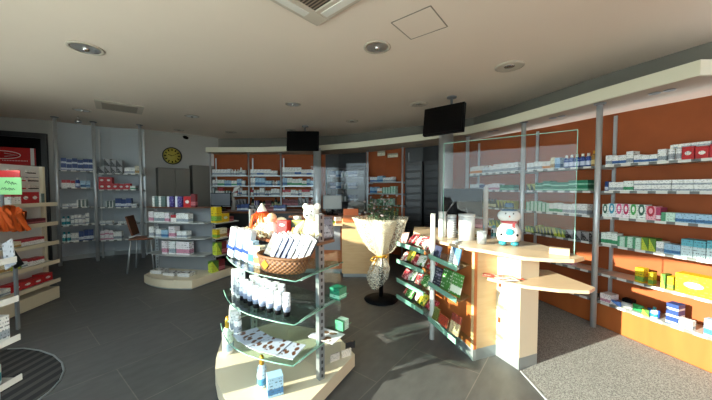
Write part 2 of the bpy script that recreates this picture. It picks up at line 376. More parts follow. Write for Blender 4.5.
# dark shopfront glazing on the left wall
wl = (Vector(wall_left_pts[1]) - Vector(wall_left_pts[0])).normalized(); wlz = math.atan2(wl.y, wl.x); wn = Vector((wl.y, -wl.x))
def on_left(px, py, off=.0):
    r = ray(px, py); p0 = Vector(wall_left_pts[0]) + wn * off
    t = (p0.x * wn.x + p0.y * wn.y) / (r.x * wn.x + r.y * wn.y); return Vector((r.x * t, r.y * t, CAMZ + r.z * t))
q0, q1 = on_left(-8, 134, .03), on_left(47, 134, .03); zt = q1.z; mid = (q0 + q1) / 2; L = (q1 - q0).length
b = B(); add_box(b, (mid.x, mid.y, zt / 2), (L, .04, zt), wlz); o = struct('door_1', b, M['screen'])
b = B(); add_box(b, (mid.x + wn.x * .03, mid.y + wn.y * .03, zt - .05), (L, .05, .1), wlz); add_box(b, (q1.x + wn.x * .03 - wl.x * .04, q1.y + wn.y * .03 - wl.y * .04, zt / 2), (.08, .05, zt), wlz); obj('door_frame', b, M['frame'], o)

# ------------------------------------------------------------------ ceiling fittings
dl = [(86, 48, .115, 'nearest left'), (377, 47, .105, 'nearest centre'), (293, 104, .10, 'above the round display stand'), (192, 116, .10, 'left of centre, beyond the display stand'), (82, 110, .10, 'beside the left ventilation grille')]
for (px, py, r, wh) in dl:
    c = at_z(px, py, CZ)
    t = thing('recessed_downlight', 'round chrome recessed ceiling downlight, ' + wh, 'ceiling light', c, 0, 'recessed downlights')
    obj('trim_ring', add_lathe(B(), [(r * 1.25, -.001), (r * 1.25, -.008), (r, -.012), (r * .98, -.001)], n=28), M['beige'], t)
    obj('reflector', add_lathe(B(), [(r * .98, -.010), (r * .8, -.004), (r * .5, -.0015), (.001, -.001)], n=12), plain('faceted_reflector', 'dadada', .3, .75, bump=.8, nscale=14), t)
    obj('lamp_bulb', add_lathe(B(), [(.001, -.03), (r * .22, -.024), (r * .25, -.003)], n=12), M['chrome'], t)
for (px, py, r, wh) in [(509.5, 66, .15, 'nearest, right of the black screen'), (419, 104, .14, 'just above the right black screen'), (352, 121, .13, 'right of the far black screen'), (291, 130, .12, 'above the far black screen'), (231, 132, .13, 'near the wall clock, far'), (179, 130, .11, 'closest to the dome camera')]:
    c = at_z(px, py, CZ)
    t = thing('ceiling_speaker', 'round beige ceiling loudspeaker ring, ' + wh, 'ceiling speaker', c, 0, 'round ceiling speakers')
    obj('outer_ring', add_lathe(B(), [(r, -.001), (r, -.010), (r * .8, -.016), (r * .42, -.006)], n=32), M['beige'], t)
    obj('inner_lens', add_lathe(B(), [(.001, -.014), (r * .3, -.012), (r * .4, -.004)], n=16), M['chrome'], t)
def cassette(tip, c2, c3, label):
    # tip pixel corner, side directions as plan vectors
    a = at_z(*tip, CZ); e1 = (at_z(*c2, CZ) - a).normalized(); ang = math.atan2(e1.y, e1.x); S = c3
    nrm = Vector((-e1.y, e1.x, 0)); side = 1 if label[1] > 0 else -1
    c = a + e1 * S / 2 + nrm * (side * S / 2)
    t = thing('ceiling_cassette', label[0], 'air conditioner', c, ang)
    b = B(); 
    for k in range(4):
        x, y = ((0, 1), (1, 0), (0, -1), (-1, 0))[k]; w_ = S * .16
        add_box(b, (x * (S / 2 - w_ / 2), y * (S / 2 - w_ / 2), -.014), (S if y else w_, w_ if y else S - 2 * w_, .026), bev=.006)
    obj('panel_frame', b, M['beige'], t)
    obj('intake_grille', add_box(B(), (0, 0, -.008), (S * .68, S * .68, .014)), M['grill'], t)
    for k in range(4):
        x, y = ((0, 1), (1, 0), (0, -1), (-1, 0))[k]; w_ = S * .16
        obj('air_flap', add_box(B(), (x * (S / 2 - w_ / 2), y * (S / 2 - w_ / 2), -.030), (S * .62 if y else w_ * .45, w_ * .45 if y else S * .62, .006)), M['whiteg'], t)
cassette((317, 23.3), (275.6, 0), .86, ('large beige ceiling air conditioner with dark grille, at the top edge', 1))
c = at_z(120, 107, CZ); t = thing('ceiling_vent', 'flat square ventilation panel in the ceiling above the left shelving', 'vent', c, R(40))
obj('vent_frame', add_box(B(), (0, 0, -.008), (.62, .62, .014)), M['beige'], t); obj('vent_grille', add_box(B(), (0, 0, -.018), (.46, .46, .006)), plain('vent_pale', '9d9589', .8), t)
hp = [at_z(*q, CZ) for q in ((391.3, 22.4), (430.6, 5.5), (447.4, 26.2), (411, 39))]
b = B()
for i in range(4):
    a, c = hp[i], hp[(i + 1) % 4]; m_ = (a + c) / 2; d = c - a; add_box(b, (m_.x, m_.y, -.003 + CZ), (d.length, .008, .004), math.atan2(d.y, d.x))
cc = sum(hp, Vector()) / 4
t = thing('access_hatch', 'square flush ceiling hatch outlined by a thin seam', 'ceiling hatch', (cc.x, cc.y, CZ))
b2 = b
for v in b2.verts: v.co -= Vector((cc.x, cc.y, CZ))
obj('seam', b2, M['seam'], t)
b = B(); add_prism(b, [((p.x - cc.x) * .98, (p.y - cc.y) * .98) for p in hp], -.003, -.0005); obj('cover', b, M['ceiling'], t)
# spotlight and dome camera
c = at_z(78, 116, CZ); t = thing('ceiling_spotlight', 'small chrome spotlight hanging above the left corner shelving', 'spotlight', c)
obj('stem', add_tube(B(), [(0, 0, -.001), (0, 0, -.06)], .012), M['chrome'], t); obj('spot_head', add_lathe(B(), [(.02, -.05), (.045, -.08), (.05, -.13), (.03, -.131)], n=16), M['chrome'], t)
c = at_z(184, 139, CZ - .12); t = thing('security_camera', 'small dark camera on the ceiling near the wall clock', 'security camera', (c.x, c.y, CZ))
obj('mount', add_tube(B(), [(0, 0, -.001), (0, 0, -.06)], .03), M['whiteg'], t); obj('camera_body', add_tube(B(), [(-.08, .0, -.12), (0, 0, -.07), (.10, -.02, -.10)], [.05, .055, .035]), M['black'], t)
# canopy twin spots
for (px, py, wh) in [(662, 91.5, 'nearest the right edge'), (557, 117, 'between the two nearer wall posts'), (493, 131, 'left of the middle wall post'), (419, 144.5, 'by the passage')]:
    c = at_z(px, py, 2.405); t = thing('twin_downlight', 'dark twin recessed spotlight under the canopy, ' + wh, 'ceiling light', c, R(115), 'twin canopy spotlights')
    for s in (-.05, .05):
        obj('spot_ring', add_lathe(B(), [(.042, -.001), (.042, -.007), (.03, -.008), (.001, -.003)], (s, 0, 0), 16), M['greym'], t)

# ------------------------------------------------------------------ hanging screens and columns
def screen(tl, tr, zt_, zb, label, cz):
    a, c = Vector(tl), Vector(tr); m_ = (a + c) / 2; d = c - a; rz = math.atan2(d.y, d.x); L = d.length
    t = thing('hanging_screen', label, 'television', (m_.x, m_.y, cz), rz)
    H = zt_ - zb; zc = (zt_ + zb) / 2 - cz
    obj('casing', add_box(B(), (0, .03, zc), (L, .07, H), rx=R(-8), bev=.008), M['black'], t)
    obj('display_panel', add_box(B(), (0, -.008, zc), (L - .04, .01, H - .05), rx=R(-8)), M['screen'], t)
    b = B(); add_tube(b, [(0, .30, 0), (0, .30, zc), (0, .06, zc)], .02); add_box(b, (0, .07, zc), (.2, .04, .16)); add_lathe(b, [(.07, -.001), (.07, -.02), (.02, -.03)], (0, .30, 0)); obj('ceiling_bracket', b, M['greym'], t)
screen((1.01, 4.3), (1.46, 3.9), 2.69, 2.28, 'black television hanging from the ceiling above the right counter', CZ)
screen((-1.45, 6.0), (-.78, 6.0), 2.71, 2.30, 'smaller black television hanging far back, left of centre', CZ)
def column(x, y, r, z0, z1, label, top=True):
    t = thing('round_column', label, 'column', (x, y, z0))
    obj('shaft', add_tube(B(), [(0, 0, 0), (0, 0, z1 - z0)], r, 24), M['steelm'], t)
    obj('base_collar', add_lathe(B(), [(r * 1.25, 0), (r * 1.25, .04), (r, .05)]), M['steel'], t)
column(-.86, 6.35, .085, 0, 2.405, 'thick round steel column below the far black television')
column(1.49, 4.75, .115, 0, 2.405, 'thick round pale column below the right black television')

# ================================================================== PRODUCTS
_mesh = {}
def carton_mesh(w_, d, h, mat):
    k = ('c', round(w_, 3), round(d, 3), round(h, 3), mat.name)
    if k not in _mesh:
        b = B(); add_box(b, (0, 0, h / 2), (w_, d, h)); me = bpy.data.meshes.new('carton'); bmesh.ops.recalc_face_normals(b, faces=b.faces[:]); b.to_mesh(me); b.free(); me.materials.append(mat); gen(me); _mesh[k] = me
    return _mesh[k]
def bottle_mesh(w_, h, mat, cap):
    k = ('b', round(w_, 3), round(h, 3), mat.name, cap.name)
    if k not in _mesh:
        b = B(); r = w_ / 2
        add_lathe(b, [(r * .92, 0), (r, .006), (r, h * .66), (r * .75, h * .75), (r * .36, h * .8)], n=12); nb = len(b.faces)
        add_lathe(b, [(r * .5, h * .79), (r * .5, h * .99), (r * .4, h)], n=12)
        b.faces.ensure_lookup_table()
        for f in b.faces[nb:]: f.material_index = 1
        bmesh.ops.recalc_face_normals(b, faces=b.faces[:]); me = bpy.data.meshes.new('bottle'); b.to_mesh(me); b.free(); me.materials.append(mat); me.materials.append(cap); gen(me); _mesh[k] = me
    return _mesh[k]
def tube_mesh(w_, h, mat, cap):
    k = ('t', round(w_, 3), round(h, 3), mat.name, cap.name)
    if k not in _mesh:
        b = B(); r = w_ / 2
        add_lathe(b, [(r * .8, 0), (r * .8, h * .2)], n=12); nb = len(b.faces)
        add_lathe(b, [(r * .82, h * .2), (r, h * .35), (r, h * .6), (r * .98, h)], n=12, mod=lambda a, z: 1 - .65 * max(0, (z / h - .35)) * abs(math.sin(a)) ** 2)
        b.faces.ensure_lookup_table()
        for i, f in enumerate(b.faces): f.material_index = 1 if i < nb else 0
        bmesh.ops.recalc_face_normals(b, faces=b.faces[:]); me = bpy.data.meshes.new('tube'); b.to_mesh(me); b.free(); me.materials.append(mat); me.materials.append(cap); gen(me); _mesh[k] = me
    return _mesh[k]
P = pack
KIND = dict(  # key: (object name, colour words, category, shape, material, cap)
 white=('medicine_box', 'plain white medicine box', 'box', 'c', P('e9ebe8', '9aa4ad', 'band')),
 whiteblue=('medicine_box', 'white and blue medicine box', 'box', 'c', P('e9ebe8', '3a64a0', 'band')),
 whitegreen=('medicine_box', 'white and green medicine box', 'box', 'c', P('e6ede6', '3f9a6a', 'band')),
 whitered=('medicine_box', 'white and red medicine box', 'box', 'c', P('ece8e4', 'b8323a', 'top')),
 whitepink=('medicine_box', 'white and pink medicine box', 'box', 'c', P('e6e0e2', 'c88aa0', 'band')),
 whiteorange=('medicine_box', 'white and orange medicine box', 'box', 'c', P('e9e4da', 'd98a3a', 'band')),
 red=('medicine_box', 'bright red medicine box', 'box', 'c', P('b81c20', 'e6e0da', 'oval')),
 maroon=('medicine_box', 'dark red medicine box', 'box', 'c', P('6c1f26', 'b0646a', 'band')),
 green=('medicine_box', 'deep green medicine box', 'box', 'c', P('1f7d5c', '8fcdb0', 'band')),
 mint=('medicine_box', 'pale mint green box', 'box', 'c', P('c2e0cf', '4f9a72', 'side')),
 lime=('medicine_box', 'lime green and yellow box', 'box', 'c', P('b9c63c', '4d7a2c', 'diag')),
 darkgreen=('medicine_box', 'dark green box', 'box', 'c', P('33452c', 'a8a850', 'diag')),
 magenta=('medicine_box', 'magenta box', 'box', 'c', P('b03a62', 'e8d8dc', 'band')),
 teal=('medicine_box', 'white and teal tall box', 'box', 'c', P('c4dade', '5aa8b8', 'top')),
 blue=('medicine_box', 'dark blue box', 'box', 'c', P('24407c', 'c8d0dc', 'band')),
 lightblue=('medicine_box', 'light blue box', 'box', 'c', P('9cc0d8', '3a70a0', 'band')),
 yellow=('medicine_box', 'bright yellow medicine box', 'box', 'c', P('cdb010', '6f9a3a', 'band')),
 bigyellow=('medicine_box', 'large yellow box, pale oval', 'box', 'c', P('caa608', 'b8cfc0', 'oval')),
 black=('medicine_box', 'black box', 'box', 'c', P('17171a', '8c8c8e', 'diag', 'b0b0b0')),
 purple=('medicine_box', 'purple and white box', 'box', 'c', P('3e2f7c', 'dfe0ea', 'side', 'd0d0e0')),
 grey=('medicine_box', 'grey green box', 'box', 'c', P('5e7470', 'dfe4e0', 'side')),
 cream=('medicine_box', 'cream coloured box', 'box', 'c', P('dfd6b8', 'b08a4a', 'band')),
 ringd=('supplement_box', 'white box, dark green ring', 'box', 'c', P('e6eee8', '1e5a48', 'ring')),
 ringb=('supplement_box', 'white box with a blue ring', 'box', 'c', P('e6eef0', '2f8fb0', 'ring')),
 ringp=('supplement_box', 'white box with a pink ring', 'box', 'c', P('f0e6ea', 'd85a8c', 'ring')),
 ringm=('supplement_box', 'white box with a magenta ring', 'box', 'c', P('f0e6ea', 'b81a58', 'ring')),
 ringg=('supplement_box', 'white box with a green ring', 'box', 'c', P('e8f0e4', '3fa04a', 'ring')),
 ringr=('supplement_box', 'pink box with a crimson ring', 'box', 'c', P('e4a8b4', 'b01838', 'ring')),
 bwhite=('bottle', 'small white bottle', 'bottle', 'b', P('e6e8e8', '9aa0a8', 'band'), M['white']),
 bblue=('bottle', 'blue bottle with a white cap', 'bottle', 'b', P('1f3f8c', 'c8d0e0', 'band', 'c0c8e0'), M['white']),
 bbrown=('bottle', 'brown glass bottle', 'bottle', 'b', P('3c2416', 'c8bca0', 'band'), M['white']),
 bgold=('bottle', 'golden bottle', 'bottle', 'b', P('b0822a', 'd8c080', 'band'), M['gold']),
 bteal=('bottle', 'teal and white bottle', 'bottle', 'b', P('d8e6e8', '2b8f9a', 'band'), M['teal']),
 bpink=('bottle', 'pink and white bottle', 'bottle', 'b', P('e8dcdc', 'c05a78', 'band'), M['white']),
 bdark=('bottle', 'dark green bottle', 'bottle', 'b', P('1f3326', 'b8b890', 'band'), M['black']),
 twhite=('cream_tube', 'white cream tube', 'tube', 't', P('e8eaea', '5c7ca8', 'band'), M['whiteg']),
 tblue=('cream_tube', 'white tube on a black cap', 'tube', 't', P('dfe2e8', '8a94ac', 'band'), M['black']),
)
def mk(kind, w_, d, h, loc, rz, label, group=None, lean=0):
    k = KIND[kind]
    if k[3] == 'c': me = carton_mesh(w_, d, h, k[4])
    elif k[3] == 'b': me = bottle_mesh(w_, h, k[4], k[5])
    else: me = tube_mesh(w_, h, k[4], k[5])
    o = obj(k[0], me, None, None, loc, rz); tag(o, label, k[2], group); return o
def row(where, p0, p1, z, items, inset=.02, gap=.004, yaw_j=.05, group=None, maxn=99):
    """stand products along a shelf front from p0 (left in the photo) to p1; items (kind, width, depth, height, count)"""
    p0, p1 = Vector(p0[:2]), Vector(p1[:2]); d = (p1 - p0); L = d.length; d.normalize(); nb = Vector((-d.y, d.x)) ; rz = math.atan2(d.y, d.x)
    s = .0; k = 0
    for it in items:
        if it[0] == 'gap': s += it[1]; continue
        kind, w_, dp, h, n = it[:5]; up = it[5] if len(it) > 5 else 1
        for i in range(n):
            if s + w_ > L or k >= len(ORD): return
            hh = h * (1 + random.uniform(-.08, .08)) if n > 2 and KIND[kind][3] == 'c' else h
            hh = round(hh, 2) if hh > .05 else h
            q = p0 + d * (s + w_ / 2) + nb * (inset + dp / 2)
            mk(kind, w_, dp, hh, (q.x, q.y, z), rz + random.uniform(-yaw_j, yaw_j) * .6, '%s, %s from left %s' % (KIND[kind][1], ORD[k], where), group)
            for u in range(1, up):
                mk(kind, w_, dp, hh, (q.x, q.y, z + u * (hh + .001)), rz, '%s %s %s from left %s' % (KIND[kind][1], 'stacked on' if u == 1 else 'topmost over', ORD[k], where), group)
            s += w_ + gap; k += 1

# ------------------------------------------------------------------ right wall shelving
Q = [(2.90, 2.14), (2.59, 3.05), (2.28, 3.89), (1.93, 4.93)]
def wallpt(p, k=.29):   # a point k behind the front line
    return p
SH = [1.75, 1.48, 1.21, .92, .60, .30]
def bay(a, c, dep, label, zs, posts=(1, 0), group='shelving bays on the orange wall', cz=2.405, lip=True, railmat=None, pr=.028, shm=None):
    a, c = Vector(a), Vector(c); d = (c - a).normalized(); nb = Vector((-d.y, d.x)); L = (c - a).length; rz = math.atan2(d.y, d.x)
    t = thing('wall_shelving', label, 'shelving', (a.x, a.y, 0), rz, group)
    for z in zs:
        sh = obj('shelf', add_box(B(), (L / 2, dep / 2 + .012, z - .009), (L - .03, dep - .024, .016)), shm or M['shelfw'], t)
        if lip: obj('price_rail', add_box(B(), (L / 2, .004, z - .010), (L - .04, .006, .024)), railmat or M['ticket'], sh)
    for i, s in enumerate((0, L)):
        if posts[i]:
            obj('front_post', add_tube(B(), [(s, -pr * .5, 0), (s, -pr * .5, cz)], pr, 16), M['steel'], t)
            obj('post_collar', add_lathe(B(), [(pr * 1.9, cz - .001), (pr * 1.9, cz - .012), (pr, cz - .02)], (s, -pr * .5, 0)), M['greym'], t)
            obj('back_rail', add_box(B(), (s + .0, dep - .02, (cz - .1) / 2), (.03, .02, cz - .12)), M['steel'], t)
            for z in zs: obj('shelf_bracket', add_box(B(), (s, dep / 2 - .01, z - .03), (.012, dep - .04, .02)), M['steel'], t)
    return t
bay(Q[1], Q[0], .27, 'shelving bay nearest the camera on the right orange wall', SH, (1, 0))
bay(Q[2], Q[1], .27, 'second shelving bay of the right orange wall, behind the acrylic screen', SH, (1, 0))
bay(Q[3], Q[2], .25, 'third shelving bay of the right orange wall, farthest from camera', SH, (1, 0))
def W(n, bayn): return 'on the %s shelf, %s bay' % (n, bayn)
N1 = 'nearest right'; a, c = Q[1], Q[0]
row(W('top', N1), a, c, SH[0], [('gap', .05), *[(k_, .055, .1, h_, n_) for k_, h_, n_ in (('white', .10, 1), ('whiteblue', .09, 2), ('white', .12, 1), ('whiteblue', .08, 3), ('white', .11, 1))], ('bwhite', .045, .05, .14, 2), ('red', .075, .12, .105, 6), ], group='boxes on the right wall shelves')
row(W('second', N1), a, c, SH[1], [('gap', .05), ('blue', .03, .06, .10, 1), ('white', .06, .12, .09, 2), ('whitegreen', .08, .12, .10, 1), ('white', .13, .12, .05, 4, 2), ('whitegreen', .12, .12, .10, 2)], group='boxes on the right wall shelves')
row(W('third', N1), a, c, SH[2], [('gap', .035), ('ringd', .05, .1, .13, 1), ('ringb', .06, .1, .135, 1), ('ringp', .055, .1, .135, 1), ('ringm', .055, .1, .135, 1), ('ringg', .055, .1, .135, 1), ('ringd', .06, .1, .135, 1), ('ringr', .07, .1, .13, 1), ('magenta', .03, .1, .12, 1), ('mint', .09, .12, .08, 1), ('lightblue', .12, .12, .08, 2), ('whitepink', .14, .12, .09, 1)], group='boxes on the right wall shelves')
row(W('fourth', N1), a, c, SH[3], [('gap', .03), ('whitegreen', .045, .1, .12, 3), ('mint', .06, .1, .11, 3), ('lime', .05, .1, .12, 2), ('white', .05, .1, .10, 1), ('lightblue', .05, .1, .09, 2), ('teal', .07, .12, .15, 6)], group='boxes on the right wall shelves')
row(W('fifth', N1), a, c, SH[4], [('gap', .33), ('yellow', .065, .08, .14, 1), ('gap', .03), ('yellow', .035, .06, .12, 1), ('gap', .05), ('lime', .03, .1, .13, 1), ('gap', .008), ('yellow', .04, .1, .12, 1), ('gap', .01), ('bigyellow', .22, .12, .17, 1)], yaw_j=.02, group='boxes on the right wall shelves')
row(W('bottom', N1), a, c, SH[5], [('gap', .04), ('whitepink', .10, .12, .09, 1), ('gap', .25), ('lime', .05, .06, .06, 1), ('bteal', .05, .05, .10, 1), ('gap', .06), ('blue', .08, .1, .055, 1, 3), ('white', .04, .05, .08, 2), ('gap', .06), ('lightblue', .05, .06, .14, 1)], group='boxes on the right wall shelves')
N2 = 'middle'; a, c = Q[2], Q[1]; G2 = 'products in the middle bay of the right wall'
row(W('top', N2 + ' right'), a, c, SH[0], [('gap', .03), ('white', .05, .1, .11, 4), ('whiteorange', .05, .1, .10, 2), ('cream', .05, .1, .14, 1), ('lightblue', .06, .1, .13, 1), ('gap', .03), ('bblue', .055, .055, .15, 5), ('bgold', .05, .05, .17, 2)], group=G2)
row(W('second', N2 + ' right'), a, c, SH[1], [('gap', .03), ('darkgreen', .06, .1, .09, 2), ('green', .10, .12, .055, 6, 2)], group=G2)
row(W('third', N2 + ' right'), a, c, SH[2], [('gap', .03), ('mint', .05, .1, .12, 6), ('whitegreen', .05, .1, .12, 3), ('white', .05, .1, .12, 5)], group=G2)
row(W('fourth', N2 + ' right'), a, c, SH[3], [('gap', .03), ('lime', .04, .06, .08, 3), ('darkgreen', .04, .06, .10, 6), ('lime', .04, .06, .09, 3), ('black', .08, .1, .10, 4)], group=G2)
row(W('fifth', N2 + ' right'), a, c, SH[4], [('gap', .30), ('whitepink', .08, .1, .10, 4)], group=G2)
N3 = 'farthest'; a, c = Q[3], Q[2]; G3 = 'products in the farthest bay of the right wall'
row(W('top', N3 + ' right'), a, c, SH[0], [('gap', .03), ('whiteorange', .06, .1, .12, 4), ('bwhite', .06, .06, .13, 3), ('white', .06, .1, .12, 8)], group=G3)
row(W('second', N3 + ' right'), a, c, SH[1], [('gap', .03), ('white', .07, .1, .10, 3), ('blue', .06, .1, .09, 2), ('whitepink', .07, .1, .10, 4), ('green', .08, .1, .08, 3)], group=G3)
row(W('third', N3 + ' right'), a, c, SH[2], [('gap', .03), ('cream', .06, .1, .11, 4), ('bdark', .06, .06, .14, 5), ('darkgreen', .06, .1, .12, 5)], group=G3)
row(W('fourth', N3 + ' right'), a, c, SH[3], [('gap', .03), ('whiteblue', .07, .1, .11, 6), ('lime', .07, .1, .10, 5)], group=G3)
for i in range(3):
    p_ = Vector(Q[1]) + (Vector(Q[0]) - Vector(Q[1])).normalized() * (.60 + i * .115); mk('white', .11, .10, .035, (p_.x + .09, p_.y + .025, 1.857), -1.243, 'long white box lying on the red boxes of the top shelf, %s' % ['left', 'middle', 'right'][i], 'long white boxes')
# loose articles on the bottom shelf, near bay
dq = (Vector(Q[0]) - Vector(Q[1])).normalized(); nq = Vector((-dq.y, dq.x)); rq = math.atan2(dq.y, dq.x)
def onq(s, off, z): p = Vector(Q[1]) + dq * s + nq * off; return (p.x, p.y, z)
t = thing('pulse_monitor', 'round white health gadget in clear packaging, bottom shelf on the right', 'gadget', onq(.24, .12, .30), rq)
obj('dial_case', add_lathe(B(), [(.001, 0), (.06, .0), (.065, .02), (.05, .04), (.001, .045)], (0, 0, 0), 20), M['whiteg'], t); b = B(); add_box(b, (0, 0, .065), (.09, .07, .04), bev=.01); obj('display', b, M['black'], t)
t = thing('bandage_pack', 'crumpled green packet on the bottom right shelf', 'packet', onq(.34, .07, .30), rq)
def pillow(w_, h, th, n=8, seed=0):
    rnd = random.Random(seed); b = B(); g = []
    for side in (1, -1):
        rows = []
        for i in range(n + 1):
            r_ = []
            for j in range(n + 1):
                u, v = i / n, j / n; e = (math.sin(math.pi * u) * math.sin(math.pi * v)) ** .5
                r_.append(b.verts.new(((u - .5) * w_, side * th / 2 * e * (1 + rnd.uniform(-.2, .2)), (v) * h)))
            rows.append(r_)
        for i in range(n):
            for j in range(n): b.faces.new((rows[i][j], rows[i + 1][j], rows[i + 1][j + 1], rows[i][j + 1])).smooth = True
    bmesh.ops.remove_doubles(b, verts=b.verts[:], dist=1e-5); return b
obj('packet_body', pillow(.09, .07, .05, seed=3), plain('green_packet', '2f9a58', .35), t)
t = thing('toothbrush_pack', 'blue and clear blister packet, bottom right shelf', 'packet', onq(.46, .06, .30), rq); obj('packet_body', pillow(.09, .075, .05, seed=5), plain('blue_packet', '2a5fc0', .35), t)
t = thing('white_packet', 'low white and blue packet at the shelf front beside the post', 'packet', onq(.17, .035, .30), rq); obj('packet_body', pillow(.10, .05, .05, seed=6), P('e8eaf0', '4a7ac8', 'diag'), t)

# ------------------------------------------------------------------ back wall shelving
BX = [-3.62, -2.67, -1.87, -1.0]
G4 = 'products on the back wall shelves'
rnd = random.Random(11)
BZ = [1.84, 1.58, 1.33, 1.08, .84]
nm = ['left', 'middle', 'right']
for i in range(3):
    bay((BX[i], 7.12), (BX[i + 1], 7.12), .30, '%s shelving bay of the far orange back wall' % nm[i], BZ, (1, 1 if i == 2 else 0), 'shelving bays on the back wall', pr=.018, lip=True, railmat=M['steelm'])
    for j, z in enumerate(BZ):
        its = [('gap', .03)]; tot = 0
        pal = [['bwhite', 'white', 'whiteblue', 'white'], ['white', 'bwhite', 'lightblue', 'whitegreen'], ['white', 'whitered', 'twhite', 'grey'], ['black', 'maroon', 'purple', 'bdark'], ['maroon', 'black', 'grey', 'darkgreen']][j]
        while tot < .80:
            k = rnd.choice(pal); n = rnd.choice((1, 2, 2, 3)); w_ = rnd.choice((.055, .065, .08)); h = rnd.choice((.13, .15, .17, .20)); its.append((k, w_, .08, h, n)); tot += n * (w_ + .004)
        row('on %s shelf, %s back bay' % (ORD[j] if j else 'top', nm[i]), (BX[i], 7.12), (BX[i + 1] - .02, 7.12), z, its, group=G4)
# centre orange panel bay
ca, cb = (.28, 6.80), (1.0, 6.12)
bay(ca, cb, .25, 'narrow shelving bay on the orange panel left of the dark passage', [1.66, 1.40, 1.14, .88], (1, 1), 'centre shelving bay', pr=.02, railmat=M['steelm'])
for j, (z, its) in enumerate(((1.66, [('whiteblue', .07, .1, .12, 3), ('lightblue', .08, .1, .14, 2), ('white', .07, .1, .1, 4)]), (1.40, [('lightblue', .07, .1, .14, 3), ('whiteorange', .07, .1, .12, 2), ('mint', .07, .1, .15, 5)]), (1.14, [('grey', .07, .1, .12, 3), ('mint', .07, .1, .14, 6)]), (.88, [('maroon', .07, .1, .12, 4), ('darkgreen', .07, .1, .12, 6)]))):
    row('on %s shelf, centre bay' % (['top', 'second', 'third', 'bottom'][j]), ca, cb, z, [('gap', .05)] + its, group='products on the centre shelves')
cd = (Vector(panel_pts[1]) - Vector(panel_pts[0])).normalized()
for (px, py, w_, h, lb) in ((382, 153.5, .20, .11, 'small cream notice on the orange panel, left of the narrower one'), (393.5, 155.5, .26, .09, 'narrow white notice with dark lines on the orange panel')):
    c = at_y(px, py, 6.62 if px < 390 else 6.42)
    o = obj('wall_notice', add_box(B(), (0, 0, 0), (w_, .012, h)), P('d8d2b8', 'a09880', 'top'), None, (c.x - .02, c.y - .03, c.z), math.atan2(cd.y, cd.x)); tag(o, lb, 'notice')
# alcove: dark glazed cabinets with bottles
t = thing('glazed_cabinet', 'dark cabinet with glass doors in the alcove behind the centre counter', 'cabinet', (-.22, 6.95, 0), R(-18))
b = B(); add_box(b, (0, .15, 1.0), (.95, .02, 2.0)); add_box(b, (-.475, 0, 1.0), (.02, .3, 2.0)); add_box(b, (.475, 0, 1.0), (.02, .3, 2.0)); add_box(b, (0, 0, 1.99), (.95, .3, .02)); add_box(b, (0, 0, .45), (.95, .3, .9))
obj('carcass', b, M['dark'], t)
for z in (1.2, 1.5, 1.78): obj('shelf', add_box(B(), (0, 0, z), (.92, .26, .012)), M['greym'], t)
for s in (-.24, .24):
    dd = obj('door', add_box(B(), (s, -.158, 1.45), (.46, .008, 1.06)), M['acryl'], t); obj('handle', add_tube(B(), [(s * .15, -.17, 1.35), (s * .15, -.17, 1.5)], .008), M['chrome'], dd)
for z, zz in ((1.206, 'lower'), (1.506, 'middle'), (1.786, 'upper')):
    row('on %s shelf, glazed cabinet' % zz, (-.22 - .42 * math.cos(R(18)) - .08 * math.sin(R(18)), 6.95 + .42 * math.sin(R(18)) - .08 * math.cos(R(18))), (-.22 + .42 * math.cos(R(18)) - .08 * math.sin(R(18)), 6.95 - .42 * math.sin(R(18)) - .08 * math.cos(R(18))), z, [('blue', .07, .08, .15, 2), ('lightblue', .07, .08, .16, 2), ('grey', .08, .08, .12, 2), ('blue', .07, .08, .14, 3)], group='boxes in the glazed cabinet')
# dark slatted passage shutters
dp0, dp1 = Vector(door_pts[1]), Vector(door_pts[2])
for k, (a, c, lb) in enumerate((((1.07, 6.12), (1.38, 5.98), 'left dark slatted drawer tower beside the orange panel'), ((1.42, 5.95), (1.78, 5.65), 'right dark slatted drawer tower beside the pale column'))):
    a, c = Vector(a), Vector(c); m_ = (a + c) / 2; d = c - a
    t = thing('drawer_tower', lb, 'cabinet', (m_.x, m_.y, 0), math.atan2(d.y, d.x), 'dark drawer towers')
    obj('carcass', add_box(B(), (0, .06, 1.04), (d.length, .1, 2.08)), M['dark'], t)
    for i in range(13): obj('drawer', add_box(B(), (0, .0, .12 + i * .152), (d.length - .04, .02, .11), bev=.004), plain('drawer_front', '26282c', .35) if 'drawer_front' not in bpy.data.materials else bpy.data.materials['drawer_front'], t)

# ------------------------------------------------------------------ clock wall, cabinets
cw0, cw1 = Vector(clock_pts[0]), Vector(clock_pts[1]); cwd = (cw1 - cw0).normalized(); cwn = Vector((cwd.y, -cwd.x)); cwz = math.atan2(cwd.y, cwd.x)
def on_clock(px, py, off=0):
    r = ray(px, py); p0 = cw0 + cwn * off; t = (p0.x * cwn.x + p0.y * cwn.y) / (r.x * cwn.x + r.y * cwn.y); return Vector((r.x * t, r.y * t, CAMZ + r.z * t))
c = on_clock(172, 156, .0); t = thing('wall_clock', 'round wall clock with a yellow face and dark numerals', 'clock', c, cwz)
b = B(); add_lathe(b, [(.20, 0), (.21, .03), (.19, .045), (.185, .02), (.185, 0)], n=32); bmesh.ops.rotate(b, matrix=Matrix.Rotation(R(90), 3, 'X'), verts=b.verts[:]); obj('rim', b, M['dark'], t)
b = B(); add_lathe(b, [(.185, 0), (.185, .015), (.001, .016)], n=32); bmesh.ops.rotate(b, matrix=Matrix.Rotation(R(90), 3, 'X'), verts=b.verts[:]); obj('dial', b, plain('dial_yellow', 'b3a544', .5), t)
for k in range(12):
    a = k * math.pi / 6; obj('hour_mark', add_box(B(), (.145 * math.sin(a), -.019, .145 * math.cos(a)), (.022, .005, .05), ry=a), M['black'], t)
